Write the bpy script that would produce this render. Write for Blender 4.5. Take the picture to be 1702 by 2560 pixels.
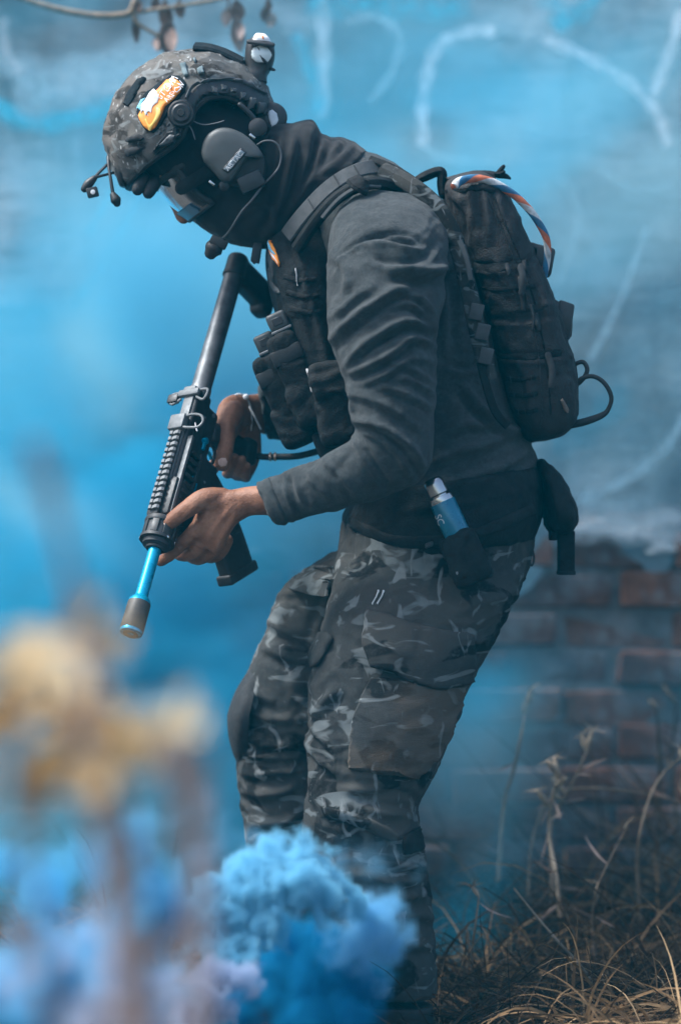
import bpy, bmesh, math, random
import numpy as np
from mathutils import Vector, Matrix, geometry
from mathutils.bvhtree import BVHTree

for o in list(bpy.data.objects):
    bpy.data.objects.remove(o, do_unlink=True)
scene = bpy.context.scene
COL = scene.collection
random.seed(7)
RNG = np.random.default_rng(11)

# ------------------------------------------------------------------ camera
D = 4.5            # metres from the lens to the plane the person stands in
S = 1600.0         # photograph pixels per metre in that plane
CZ = 0.825         # lens height
cam_data = bpy.data.cameras.new('camera')
cam = bpy.data.objects.new('camera', cam_data)
COL.objects.link(cam)
cam.location = (0, -D, CZ)
cam.rotation_euler = (math.radians(90), 0, 0)
cam_data.sensor_fit = 'VERTICAL'
cam_data.sensor_height = 36.0
cam_data.lens = 36.0 * D / (2560 / S)
cam_data.clip_start = 0.05
cam_data.clip_end = 500
cam_data.dof.use_dof = True
cam_data.dof.focus_distance = D - 0.16
cam_data.dof.aperture_fstop = 1.9
scene.camera = cam

# ------------------------------------------------------------------ light
SUN_EL, SUN_AZ = 57.0, 262.0      # azimuth: compass-like, 180 = from behind the camera, 270 = from the left of the picture
world = bpy.data.worlds.new('World')
scene.world = world
world.use_nodes = True
nt = world.node_tree
sky = nt.nodes.new('ShaderNodeTexSky')
sky.sky_type = 'NISHITA'
sky.sun_disc = False
sky.sun_elevation = math.radians(SUN_EL)
sky.sun_rotation = math.radians(SUN_AZ)
sky.air_density = 1.0
sky.dust_density = 3.0
sky.ozone_density = 1.0
bg = nt.nodes['Background']
bg.inputs['Strength'].default_value = 0.08
nt.links.new(sky.outputs['Color'], bg.inputs['Color'])
sun_data = bpy.data.lights.new('sun', 'SUN')
sun_data.energy = 1.5
sun_data.angle = math.radians(16)
sun_data.color = (0.93, 0.97, 1.0)
sun = bpy.data.objects.new('sun', sun_data)
COL.objects.link(sun)
az, el = math.radians(SUN_AZ), math.radians(SUN_EL)
sun_dir = Vector((math.sin(az) * math.cos(el), math.cos(az) * math.cos(el), math.sin(el)))
sun.rotation_euler = sun_dir.to_track_quat('Z', 'Y').to_euler()
sun.location = (0, 0, 6)
scene.view_settings.view_transform = 'Standard'
scene.view_settings.look = 'None'
scene.view_settings.exposure = 2.02
scene.view_settings.gamma = 1.0
scene.view_settings.use_curve_mapping = False
scene.render.engine = 'CYCLES'
cy = scene.cycles
cy.use_denoising = True
cy.max_bounces = 8
cy.diffuse_bounces = 3
cy.glossy_bounces = 3
cy.transmission_bounces = 4
cy.transparent_max_bounces = 12
cy.volume_bounces = 3
cy.volume_step_rate = 2.0
cy.volume_max_steps = 256
cy.use_adaptive_sampling = True
cy.adaptive_threshold = 0.015
cy.sample_clamp_indirect = 4.0
# ------------------------------------------------------------------ helpers
def P(px, py, y=0.0):
    """A point of the place that the photograph shows at pixel (px, py), at depth y behind the person's plane."""
    k = (D + y) / D
    return Vector(((px - 851) / S * k, y, CZ + (1280 - py) / S * k))

def proj(co):
    k = (D + co[:, 1]) / D
    return 851 + co[:, 0] / k * S, 1280 - (co[:, 2] - CZ) / k * S

def tag(o, label=None, category=None, group=None, kind=None):
    if label: o['label'] = label
    if category: o['category'] = category
    if group: o['group'] = group
    if kind: o['kind'] = kind
    return o

def thing(name, loc, label, category, group=None):
    o = bpy.data.objects.new(name, None)
    o.empty_display_size = 0.05
    COL.objects.link(o)
    o.location = loc
    return tag(o, label, category, group)

def set_parent(o, parent):
    o.parent = parent
    w = Matrix.Identity(4)
    p = parent
    chain_ = []
    while p is not None:
        chain_.append(p); p = p.parent
    for q in reversed(chain_):
        w = w @ q.matrix_parent_inverse @ Matrix.LocRotScale(q.location, q.rotation_euler, q.scale)
    o.matrix_parent_inverse = w.inverted()

def add_mesh(name, me, m=None, parent=None, smooth=True, angle=None):
    if m is not None:
        me.materials.clear(); me.materials.append(m)
    n = len(me.polygons)
    me.polygons.foreach_set('use_smooth', [smooth] * n)
    if smooth and angle:
        me.set_sharp_from_angle(angle=math.radians(angle))
    me.update()
    o = bpy.data.objects.new(name, me)
    COL.objects.link(o)
    if parent is not None: set_parent(o, parent)
    return o

class MB:
    """Collects vertices and faces of one mesh."""
    def __init__(self): self.v = []; self.f = []; self.uv = {}
    def add(self, vs, fs):
        n = len(self.v)
        self.v.extend([tuple(q) for q in vs])
        self.f.extend([tuple(i + n for i in f) for f in fs])
        return n
    def mesh(self, name='m'):
        me = bpy.data.meshes.new(name)
        me.from_pydata(self.v, [], self.f)
        return me
    def build(self, name, m, parent=None, smooth=True, angle=40):
        me = self.mesh(name)
        bm = bmesh.new(); bm.from_mesh(me)
        bmesh.ops.recalc_face_normals(bm, faces=bm.faces)
        bm.to_mesh(me); bm.free()
        return add_mesh(name, me, m, parent, smooth, angle)
    # rings of n points each -> skin
    def skin(self, rings, cap0=True, cap1=True):
        n = len(rings[0]); vs = [q for r in rings for q in r]; fs = []
        for i in range(len(rings) - 1):
            for j in range(n):
                k = (j + 1) % n
                fs.append((i * n + j, i * n + k, (i + 1) * n + k, (i + 1) * n + j))
        if cap0:
            vs.append(sum((Vector(q) for q in rings[0]), Vector()) / n); c = len(vs) - 1
            fs += [(c, (j + 1) % n, j) for j in range(n)]
        if cap1:
            vs.append(sum((Vector(q) for q in rings[-1]), Vector()) / n); c = len(vs) - 1; b = (len(rings) - 1) * n
            fs += [(c, b + j, b + (j + 1) % n) for j in range(n)]
        self.add(vs, fs); return self
    def loft(self, spec, seg=40, sub=5, ex=2.3, scale=1.0, inset=0.0):
        """spec rows: (front px, front py, back px, back py, depth, half depth[, exponent])"""
        arr = [list(r[:6]) + [r[6] if len(r) > 6 else ex] for r in spec]
        rows = catmull(arr, sub); rings = []
        for r in rows:
            A, B = P(r[0], r[1], r[4]), P(r[2], r[3], r[4])
            c = (A + B) / 2; e1 = (B - A) / 2; l = e1.length
            if inset: e1 = e1 * max(0.2, (l - inset) / l)
            e1 = e1 * scale; e2 = Vector((0, max(0.2 * r[5], r[5] - inset) * scale, 0)); p = 2 / r[6]
            ring = []
            for j in range(seg):
                a = 2 * math.pi * j / seg; ca, sa = math.cos(a), math.sin(a)
                ring.append(c + e1 * math.copysign(abs(ca) ** p, ca) + e2 * math.copysign(abs(sa) ** p, sa))
            rings.append(ring)
        return self.skin(rings)
    def tube(self, pts, rad, seg=12, sub=4, flat=None, dome=True):
        """pts: Vectors; rad: number or list; smooth path with rounded ends; flat: (vector, factor) squashes the section along a vector"""
        rad = [rad] * len(pts) if not isinstance(rad, (list, tuple)) else rad
        rows = catmull([[q[0], q[1], q[2], r] for q, r in zip(pts, rad)], sub) if sub > 1 and len(pts) > 1 else [[q[0], q[1], q[2], r] for q, r in zip(pts, rad)]
        pt = [Vector(r[:3]) for r in rows]; rr = [r[3] for r in rows]
        tg = []
        for i in range(len(pt)):
            d = pt[min(i + 1, len(pt) - 1)] - pt[max(i - 1, 0)]
            tg.append(d.normalized() if d.length > 1e-9 else Vector((0, 0, 1)))
        up = Vector((0, 1, 0)) if abs(tg[0].y) < 0.9 else Vector((1, 0, 0))
        n1 = (up - tg[0] * up.dot(tg[0])).normalized()
        if dome:
            h = [(-0.92, 0.38), (-0.6, 0.8)]
            pt2, rr2, tg2 = [], [], []
            for a, b in h: pt2.append(pt[0] + tg[0] * rr[0] * a); rr2.append(rr[0] * b); tg2.append(tg[0])
            pt2 += pt; rr2 += rr; tg2 += tg
            for a, b in reversed(h): pt2.append(pt[-1] - tg[-1] * rr[-1] * a); rr2.append(rr[-1] * b); tg2.append(tg[-1])
            pt, rr, tg = pt2, rr2, tg2
        rings = []
        for q, r, d in zip(pt, rr, tg):
            n1 = (n1 - d * n1.dot(d))
            n1 = n1.normalized() if n1.length > 1e-6 else d.orthogonal().normalized()
            n2 = d.cross(n1)
            ring = []
            for j in range(seg):
                a = 2 * math.pi * j / seg
                off = (n1 * math.cos(a) + n2 * math.sin(a)) * r
                if flat: off = off - flat[0] * off.dot(flat[0]) * (1 - flat[1])
                ring.append(q + off)
            rings.append(ring)
        return self.skin(rings)
    def lathe(self, o, axis, prof, seg=28, caps=True):
        """prof: (distance along the axis, radius)"""
        axis = axis.normalized(); n1 = axis.orthogonal().normalized(); n2 = axis.cross(n1)
        rings = [[o + axis * a + (n1 * math.cos(2 * math.pi * j / seg) + n2 * math.sin(2 * math.pi * j / seg)) * max(r, 1e-5) for j in range(seg)] for a, r in prof]
        return self.skin(rings, caps, caps)
    def box(self, c, ex, ey, ez, bev=0.0, segs=2):
        """a box with half-extent vectors ex, ey, ez and rounded edges"""
        lx, ly, lz = ex.length, ey.length, ez.length
        bm = bmesh.new(); bmesh.ops.create_cube(bm, size=2.0)
        for v in bm.verts: v.co = Vector((v.co.x * lx, v.co.y * ly, v.co.z * lz))
        if bev > 0:
            bmesh.ops.bevel(bm, geom=list(bm.edges), offset=min(bev, 0.9 * min(lx, ly, lz)), segments=segs, profile=0.5, affect='EDGES')
        ux, uy, uz = ex.normalized(), ey.normalized(), ez.normalized()
        bm.verts.index_update()
        vs = [c + ux * v.co.x + uy * v.co.y + uz * v.co.z for v in bm.verts]
        fs = [tuple(v.index for v in f.verts) for f in bm.faces]
        bm.free(); self.add(vs, fs); return self
    def prism(self, pts, d, layers):
        """outline pts (Vectors) swept along d: layers = (distance, inset factor towards the centroid)"""
        c = sum(pts, Vector()) / len(pts)
        rings = [[c + (q - c) * (1 - k) + d * a for q in pts] for a, k in layers]
        return self.skin(rings)

def catmull(arr, sub):
    if sub <= 1 or len(arr) < 2: return arr
    a = np.array(arr, float); out = []
    for i in range(len(a) - 1):
        p0 = a[max(i - 1, 0)]; p1 = a[i]; p2 = a[i + 1]; p3 = a[min(i + 2, len(a) - 1)]
        for s in range(sub):
            t = s / sub
            out.append((0.5 * ((2 * p1) + (-p0 + p2) * t + (2 * p0 - 5 * p1 + 4 * p2 - p3) * t * t + (-p0 + 3 * p1 - 3 * p2 + p3) * t ** 3)).tolist())
    out.append(a[-1].tolist())
    return out

def union(mb, voxel, smooth=6, fac=0.5):
    """one continuous surface out of overlapping volumes"""
    me = mb.mesh('u')
    bm = bmesh.new(); bm.from_mesh(me); bmesh.ops.recalc_face_normals(bm, faces=bm.faces); bm.to_mesh(me); bm.free()
    o = bpy.data.objects.new('u', me); COL.objects.link(o)
    r = o.modifiers.new('r', 'REMESH'); r.mode = 'VOXEL'; r.voxel_size = voxel
    if smooth:
        s = o.modifiers.new('s', 'SMOOTH'); s.factor = fac; s.iterations = smooth
    dg = bpy.context.evaluated_depsgraph_get()
    out = bpy.data.meshes.new_from_object(o.evaluated_get(dg), depsgraph=dg)
    bpy.data.objects.remove(o, do_unlink=True)
    return out

def get_co(me):
    a = np.empty(len(me.vertices) * 3); me.vertices.foreach_get('co', a); return a.reshape(-1, 3)
def get_no(me):
    a = np.empty(len(me.vertices) * 3); me.vertex_normals.foreach_get('vector', a); return a.reshape(-1, 3)
def set_co(me, co):
    me.vertices.foreach_set('co', co.ravel()); me.update()

_PERM = np.random.default_rng(5).permutation(256); _PERM = np.concatenate([_PERM, _PERM, _PERM])
_GR = np.random.default_rng(6).normal(size=(256, 3)); _GR /= np.linalg.norm(_GR, axis=1)[:, None]
def noise3(p):
    i = np.floor(p).astype(int); f = p - i; u = f * f * f * (f * (f * 6 - 15) + 10); r = 0
    for dx in (0, 1):
        for dy in (0, 1):
            for dz in (0, 1):
                h = _PERM[_PERM[_PERM[(i[:, 0] + dx) & 255] + ((i[:, 1] + dy) & 255)] + ((i[:, 2] + dz) & 255)]
                g = _GR[h]; d = f - np.array([dx, dy, dz])
                w = (u[:, 0] if dx else 1 - u[:, 0]) * (u[:, 1] if dy else 1 - u[:, 1]) * (u[:, 2] if dz else 1 - u[:, 2])
                r = r + w * (g * d).sum(1)
    return r * 1.6
def fbm(p, oct=3):
    r = 0; a = 1.0
    for k in range(oct):
        r = r + a * noise3(p * 2 ** k + 17.3 * k); a *= 0.5
    return r

def folds(me, strokes, noise=None):
    """cloth folds: each stroke (points in px, height in m, width in px) raises a ridge with a hollow beside it on the side towards the lens"""
    co = get_co(me); no = get_no(me); px, py = proj(co)
    face = np.clip((-no[:, 1] + 0.25) / 0.5, 0, 1)
    disp = np.zeros(len(co))
    for pts, amp, w in strokes:
        pts = np.array(catmull([list(map(float, q)) for q in pts], 4))
        best = np.full(len(co), 1e9); sd = np.zeros(len(co)); tt = np.zeros(len(co))
        lo, hi = pts.min(0) - 4 * w, pts.max(0) + 4 * w
        sel = np.where((px > lo[0]) & (px < hi[0]) & (py > lo[1]) & (py < hi[1]) & (face > 0))[0]
        if len(sel) == 0: continue
        x, y = px[sel], py[sel]; n = len(pts) - 1
        best = np.full(len(sel), 1e9); sdv = np.zeros(len(sel)); tv = np.zeros(len(sel))
        for k in range(n):
            a, b = pts[k], pts[k + 1]; ab = b - a; L2 = ab @ ab + 1e-9
            t = np.clip(((x - a[0]) * ab[0] + (y - a[1]) * ab[1]) / L2, 0, 1)
            dx, dy = x - a[0] - t * ab[0], y - a[1] - t * ab[1]; d = np.hypot(dx, dy)
            s = np.sign(ab[0] * dy - ab[1] * dx); m = d < best
            best[m] = d[m]; sdv[m] = (d * s)[m]; tv[m] = (k + t[m]) / n
        taper = np.clip(np.sin(np.pi * np.clip(tv, 0.02, 0.98)), 0, 1) ** 0.6
        f = np.exp(-(sdv / w) ** 2) - 0.65 * np.exp(-((sdv - 1.6 * w) / (0.9 * w)) ** 2)
        disp[sel] += amp * f * taper * face[sel]
    if noise is not None: disp = disp + noise(co, no)
    set_co(me, co + no * disp[:, None])

def bvh_of(*meshes):
    vs, fs = [], []
    for me in meshes:
        n = len(vs)
        vs += [v.co.copy() for v in me.vertices]
        fs += [tuple(i + n for i in p.vertices) for p in me.polygons]
    return BVHTree.FromPolygons(vs, fs)

EYE = Vector((0, -D, CZ))
def hit(bvh, px, py):
    """first surface point met at that place, with its normal"""
    d = (P(px, py) - EYE).normalized()
    l, n, i, dist = bvh.ray_cast(EYE, d)
    if l is None:
        l, n, i, dist = bvh.find_nearest(P(px, py, -0.1))
    if n.dot(d) > 0: n = -n
    return l, n

def shell(name, poly, bvh, off, thick, m, parent=None, step=9, edge=0.4, bow=0.0, smooth_n=True):
    """a sewn-on panel, patch or strap: outline poly (px) laid on the surface with real thickness"""
    pts = []; n = len(poly)
    for i in range(n):
        a, b = Vector(poly[i]), Vector(poly[(i + 1) % n]); k = max(1, int((b - a).length / step))
        pts += [a.lerp(b, j / k) for j in range(k)]
    nb = len(pts); edges = [(i, (i + 1) % nb) for i in range(nb)]
    xs = [q[0] for q in pts]; ys = [q[1] for q in pts]
    y = min(ys) + step * 0.7; row = 0
    while y < max(ys):
        x = min(xs) + step * (0.7 if row % 2 else 0.2)
        while x < max(xs):
            q = Vector((x, y))
            if inside(q, pts) and min((q - r).length for r in pts) > step * 0.45: pts.append(q)
            x += step
        y += step * 0.9; row += 1
    vs, es, fs, *_ = geometry.delaunay_2d_cdt(pts, edges, [], 1, 1e-4)
    L = [hit(bvh, q[0], q[1]) for q in vs]
    loc = [l for l, nn in L]; nor = [nn for l, nn in L]
    nv = len(vs)
    if smooth_n:
        ring = [set() for _ in vs]
        for f in fs:
            for i in f:
                ring[i].update(f)
        for _ in range(3):
            nor = [sum((nor[j] for j in ring[i]), Vector()).normalized() if ring[i] else nor[i] for i in range(nv)]
        for _ in range(2):
            loc = [loc[i] * 0.4 + sum((loc[j] for j in ring[i]), Vector()) / len(ring[i]) * 0.6 if ring[i] else loc[i] for i in range(nv)]
    cnt = {}
    for f in fs:
        for i in range(len(f)):
            e = tuple(sorted((f[i], f[(i + 1) % len(f)]))); cnt[e] = cnt.get(e, 0) + 1
    bd = {i for e, c in cnt.items() if c == 1 for i in e}
    top = []
    cx = sum((v for v in vs), Vector((0, 0))) / nv; rmax = max((v - cx).length for v in vs)
    for i in range(nv):
        h = off - thick * edge if i in bd else off
        h += bow * max(0, 1 - ((vs[i] - cx).length / rmax) ** 2)
        top.append(loc[i] + nor[i] * h)
    bot = [loc[i] + nor[i] * (off - thick) for i in range(nv)]
    F = [tuple(f) for f in fs] + [tuple(nv + i for i in reversed(f)) for f in fs]
    for e, c in cnt.items():
        if c == 1: F.append((e[0], e[1], nv + e[1], nv + e[0]))
    mb = MB(); mb.add(top + bot, F)
    return mb.build(name, m, parent, True, 50)

def inside(q, poly):
    c = False; n = len(poly); j = n - 1
    for i in range(n):
        a, b = poly[i], poly[j]
        if (a[1] > q[1]) != (b[1] > q[1]) and q[0] < (b[0] - a[0]) * (q[1] - a[1]) / (b[1] - a[1] + 1e-12) + a[0]: c = not c
        j = i
    return c

def strap_poly(path, w):
    pts = [Vector(q[:2]) for q in catmull([list(map(float, q)) for q in path], 4)]
    Lf, Rt = [], []
    ws = w if isinstance(w, (list, tuple)) else None
    for i, q in enumerate(pts):
        d = (pts[min(i + 1, len(pts) - 1)] - pts[max(i - 1, 0)]).normalized(); nrm = Vector((-d.y, d.x))
        ww = w if ws is None else ws[0] + (ws[1] - ws[0]) * i / (len(pts) - 1)
        Lf.append(q + nrm * ww / 2); Rt.append(q - nrm * ww / 2)
    return Lf + Rt[::-1]

def strap(name, path, w, bvh, off, thick, m, parent=None, step=9):
    return shell(name, strap_poly(path, w), bvh, off, thick, m, parent, step)

def band(name, path, w, th, m, parent=None, tilt=0.3, ridge=0.0):
    """a flat strap through (px, py, depth) points: w wide and th thick in metres, its lower edge tilted towards the lens"""
    pts = [Vector(q) for q in catmull([list(P(*q)) for q in path], 6)]
    rings = []
    for i, q in enumerate(pts):
        d = (pts[min(i + 1, len(pts) - 1)] - pts[max(i - 1, 0)]).normalized()
        wd = Vector((-d.z, 0, d.x))
        if wd.length < 1e-6: wd = Vector((1, 0, 0))
        wd.normalize()
        if wd.z > 0: wd = -wd
        wd = wd * math.cos(tilt) + Vector((0, -1, 0)) * math.sin(tilt); wd = (wd - d * wd.dot(d)).normalized()
        n = wd.cross(d).normalized()
        if n.y > 0: n = -n
        h = w / 2; e = min(th * 0.45, h * 0.3)
        prof = [(-h, -th / 2 + e), (-h + e, -th / 2), (h - e, -th / 2), (h, -th / 2 + e), (h, th / 2 - e), (h - e, th / 2), (0, th / 2 + ridge), (-h + e, th / 2), (-h, th / 2 - e)]
        rings.append([q + wd * a + n * b for a, b in prof])
    mb = MB(); mb.skin(rings); return mb.build(name, m, parent, True, 35)

def text_mesh(body, size):
    """flat outline of lettering, centred, as (verts 2d, faces)"""
    cu = bpy.data.curves.new('t', 'FONT'); cu.body = body; cu.size = size; cu.align_x = 'CENTER'; cu.align_y = 'CENTER'
    cu.resolution_u = 3
    o = bpy.data.objects.new('t', cu); COL.objects.link(o)
    dg = bpy.context.evaluated_depsgraph_get()
    me = bpy.data.meshes.new_from_object(o.evaluated_get(dg), depsgraph=dg)
    vs = [v.co.copy() for v in me.vertices]; fs = [tuple(p.vertices) for p in me.polygons]
    bpy.data.objects.remove(o, do_unlink=True); bpy.data.meshes.remove(me)
    return vs, fs
# ------------------------------------------------------------------ materials
def new_mat(name):
    m = bpy.data.materials.new(name); m.use_nodes = True
    nt = m.node_tree
    return m, nt, nt.nodes['Principled BSDF']
def N(nt, t, **kw):
    n = nt.nodes.new(t)
    for k, v in kw.items():
        if k in n.inputs: n.inputs[k].default_value = v
        else: setattr(n, k, v)
    return n
def ramp(nt, fac, stops, interp='LINEAR'):
    r = nt.nodes.new('ShaderNodeValToRGB'); r.color_ramp.interpolation = interp
    els = r.color_ramp.elements
    while len(els) > 1: els.remove(els[-1])
    els[0].position = stops[0][0]; els[0].color = (*stops[0][1], 1)
    for p, c in stops[1:]:
        e = els.new(p); e.color = (*c, 1)
    nt.links.new(fac, r.inputs[0]); return r.outputs[0]
def coords(nt, scale=(1, 1, 1), rot=(0, 0, 0), loc=(0, 0, 0)):
    tc = nt.nodes.new('ShaderNodeTexCoord'); mp = nt.nodes.new('ShaderNodeMapping')
    mp.inputs['Scale'].default_value = scale; mp.inputs['Rotation'].default_value = rot; mp.inputs['Location'].default_value = loc
    nt.links.new(tc.outputs['Object'], mp.inputs[0]); return mp.outputs[0]
def noise_tex(nt, vec, scale, detail=4, rough=0.55, dist=0.0):
    n = N(nt, 'ShaderNodeTexNoise', Scale=scale, Detail=detail, Roughness=rough, Distortion=dist)
    nt.links.new(vec, n.inputs['Vector']); return n.outputs['Fac']
def mixc(nt, fac, a, b, mode='MIX'):
    m = nt.nodes.new('ShaderNodeMix'); m.data_type = 'RGBA'; m.blend_type = mode
    for s, v in (('Factor', fac), ('A', a), ('B', b)):
        i = [q for q in m.inputs if q.name == s and (q.type == 'RGBA' if s != 'Factor' else q.type == 'VALUE')][0]
        if hasattr(v, 'is_linked') or hasattr(v, 'links'): nt.links.new(v, i)
        elif isinstance(v, tuple): i.default_value = (*v, 1) if len(v) == 3 else v
        else: i.default_value = v
    return [q for q in m.outputs if q.type == 'RGBA'][0]
def bump(nt, bsdf, h, strength=0.3, dist=0.001):
    b = N(nt, 'ShaderNodeBump', Strength=strength, Distance=dist)
    nt.links.new(h, b.inputs['Height']); nt.links.new(b.outputs[0], bsdf.inputs['Normal']); return b

def plain(name, c1, c2=None, rough=0.7, metal=0.0, scale=18, fine=900, bumpk=0.25, spec=0.5, dist=0.0008, coat=0.0, sheen=0.0, wr=0.0):
    m, nt, b = new_mat(name)
    v = coords(nt); c2 = c2 or tuple(q * 1.5 for q in c1)
    f = noise_tex(nt, v, scale, 5, 0.6)
    col = ramp(nt, f, [(0.32, c1), (0.68, c2)])
    nt.links.new(col, b.inputs['Base Color'])
    r = ramp(nt, noise_tex(nt, v, scale * 2.3, 3), [(0.3, (rough * 0.85,) * 3), (0.7, (min(1, rough * 1.15),) * 3)])
    nt.links.new(r, b.inputs['Roughness'])
    b.inputs['Metallic'].default_value = metal
    b.inputs['Specular IOR Level'].default_value = spec
    b.inputs['Coat Weight'].default_value = coat
    b.inputs['Sheen Weight'].default_value = sheen
    if wr: bump(nt, b, mixc(nt, 0.35, noise_tex(nt, v, 55, 4, 0.65, 0.6), noise_tex(nt, v, 420, 2)), wr, 0.006)
    elif bumpk: bump(nt, b, noise_tex(nt, v, fine, 2), bumpk, dist)
    return m

M = {}
M['nylon'] = plain('black_nylon', (0.004, 0.005, 0.006), (0.012, 0.014, 0.015), 0.8, scale=30, fine=700, bumpk=0.5, spec=0.22, wr=0.6)
M['webbing'] = plain('grey_webbing', (0.045, 0.05, 0.052), (0.07, 0.075, 0.078), 0.85, scale=60, fine=1200, bumpk=0.5, spec=0.3)
M['darkweb'] = plain('dark_webbing', (0.016, 0.018, 0.02), (0.028, 0.03, 0.032), 0.8, scale=60, fine=1200, bumpk=0.5, spec=0.3)
M['packcloth'] = plain('pack_cloth', (0.009, 0.009, 0.010), (0.028, 0.026, 0.026), 0.75, scale=14, fine=900, bumpk=0.5, spec=0.35, wr=0.7)
M['scarf'] = plain('scarf_cloth', (0.009, 0.010, 0.012), (0.02, 0.021, 0.023), 0.9, scale=20, fine=1500, bumpk=0.4, spec=0.2, sheen=0.1)
M['polymer'] = plain('black_polymer', (0.014, 0.015, 0.016), (0.026, 0.028, 0.03), 0.5, scale=60, fine=1600, bumpk=0.12)
M['rubber'] = plain('black_rubber', (0.010, 0.010, 0.011), (0.018, 0.018, 0.018), 0.65, scale=40, bumpk=0.1)
M['gunmetal'] = plain('gunmetal', (0.10, 0.11, 0.115), (0.19, 0.20, 0.21), 0.48, 0.7, scale=45, fine=1800, bumpk=0.08)
M['greyalloy'] = plain('grey_alloy', (0.10, 0.11, 0.115), (0.17, 0.18, 0.185), 0.6, 0.25, scale=60, fine=1800, bumpk=0.08)
M['darkalloy'] = plain('dark_alloy', (0.014, 0.016, 0.018), (0.032, 0.034, 0.037), 0.55, 0.15, scale=60, fine=1800, bumpk=0.08)
M['blueanod'] = plain('blue_anodised', (0.0, 0.30, 0.48), (0.01, 0.40, 0.60), 0.28, 0.45, scale=30, bumpk=0.03)
M['muzzle'] = plain('worn_grey_coating', (0.055, 0.052, 0.045), (0.10, 0.09, 0.075), 0.55, 0.15, scale=40, bumpk=0.1)
M['muff'] = plain('olive_grey_plastic', (0.045, 0.052, 0.052), (0.072, 0.078, 0.076), 0.5, scale=22, fine=1500, bumpk=0.15)
M['steel'] = plain('polished_steel', (0.38, 0.38, 0.38), (0.5, 0.5, 0.49), 0.2, 1.0, scale=20, bumpk=0.02)
M['bluepaint'] = plain('blue_enamel', (0.0, 0.11, 0.19), (0.005, 0.16, 0.25), 0.3, 0.2, scale=30, bumpk=0.02, coat=0.3)
M['white'] = plain('white_print', (0.75, 0.75, 0.74), (0.85, 0.85, 0.84), 0.6, scale=60, bumpk=0.05)
M['silverprint'] = plain('silver_print', (0.5, 0.55, 0.58), (0.62, 0.66, 0.68), 0.45, scale=60, bumpk=0.05)
M['plate'] = plain('grey_name_plate', (0.17, 0.21, 0.23), (0.24, 0.28, 0.30), 0.35, 0.3, scale=60, bumpk=0.05)
M['orange'] = plain('orange_rubber', (0.80, 0.20, 0.015), (0.95, 0.36, 0.05), 0.5, scale=35, bumpk=0.05)
M['yellow'] = plain('yellow_rubber', (0.9, 0.55, 0.10), (0.95, 0.68, 0.2), 0.5, scale=60, bumpk=0.05)
M['lightblue'] = plain('light_blue_rubber', (0.12, 0.55, 0.80), (0.25, 0.68, 0.9), 0.5, scale=60, bumpk=0.05)
M['velcro'] = plain('dark_velcro', (0.012, 0.018, 0.022), (0.025, 0.033, 0.038), 0.95, scale=90, fine=2200, bumpk=0.8, spec=0.1)
M['brownlabel'] = plain('brown_label', (0.10, 0.075, 0.06), (0.14, 0.11, 0.09), 0.8)
M['cord'] = plain('pale_cord', (0.45, 0.47, 0.47), (0.6, 0.6, 0.6), 0.8)
M['wire'] = plain('grey_wire', (0.05, 0.055, 0.06), (0.08, 0.085, 0.09), 0.5)
M['brass'] = plain('copper_fitting', (0.40, 0.28, 0.20), (0.5, 0.36, 0.26), 0.3, 0.9)

def skin_mat():
    m, nt, b = new_mat('skin')
    v = coords(nt)
    c = ramp(nt, noise_tex(nt, v, 22, 5, 0.6), [(0.3, (0.15, 0.062, 0.034)), (0.52, (0.26, 0.118, 0.066)), (0.72, (0.36, 0.18, 0.11))])
    c = mixc(nt, ramp(nt, noise_tex(nt, v, 160, 3), [(0.45, (0, 0, 0)), (0.7, (0.35, 0.35, 0.35))]), c, (0.16, 0.062, 0.035))
    nt.links.new(c, b.inputs['Base Color'])
    b.inputs['Roughness'].default_value = 0.6
    b.inputs['Specular IOR Level'].default_value = 0.35
    b.inputs['Subsurface Weight'].default_value = 0.06
    b.inputs['Subsurface Radius'].default_value = (0.01, 0.004, 0.002)
    b.inputs['Subsurface Scale'].default_value = 0.4
    vo = N(nt, 'ShaderNodeTexVoronoi', Scale=330.0); nt.links.new(v, vo.inputs['Vector'])
    bump(nt, b, vo.outputs['Distance'], 0.35, 0.0012)
    return m
M['skin'] = skin_mat()
M['nail'] = plain('finger_nail', (0.60, 0.40, 0.32), (0.70, 0.50, 0.42), 0.3, scale=80, bumpk=0.02)

def shirt_mat():
    m, nt, b = new_mat('washed_grey_cotton')
    v = coords(nt)
    f1 = noise_tex(nt, v, 9, 6, 0.62)
    c = ramp(nt, f1, [(0.28, (0.024, 0.031, 0.033)), (0.55, (0.040, 0.048, 0.050)), (0.78, (0.066, 0.074, 0.076))])
    f2 = ramp(nt, noise_tex(nt, v, 46, 5, 0.7), [(0.42, (0, 0, 0)), (0.68, (0.75, 0.75, 0.75))])
    c = mixc(nt, f2, c, (0.085, 0.096, 0.098))
    c = mixc(nt, ramp(nt, noise_tex(nt, v, 150, 4, 0.7), [(0.45, (0, 0, 0)), (0.65, (0.6, 0.6, 0.6))]), c, (0.025, 0.029, 0.031))
    c = mixc(nt, ramp(nt, noise_tex(nt, v, 400, 2), [(0.35, (0, 0, 0)), (0.7, (0.4, 0.4, 0.4))]), c, (0.03, 0.033, 0.035))
    nt.links.new(c, b.inputs['Base Color'])
    b.inputs['Roughness'].default_value = 0.92
    b.inputs['Specular IOR Level'].default_value = 0.15
    b.inputs['Sheen Weight'].default_value = 0.12
    h = mixc(nt, 0.5, noise_tex(nt, v, 1100, 2), noise_tex(nt, coords(nt, (1, 1, 2.2), (0, 0.6, 0)), 60, 4, 0.6))
    bump(nt, b, h, 0.9, 0.005)
    return m
M['shirt'] = shirt_mat()

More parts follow.
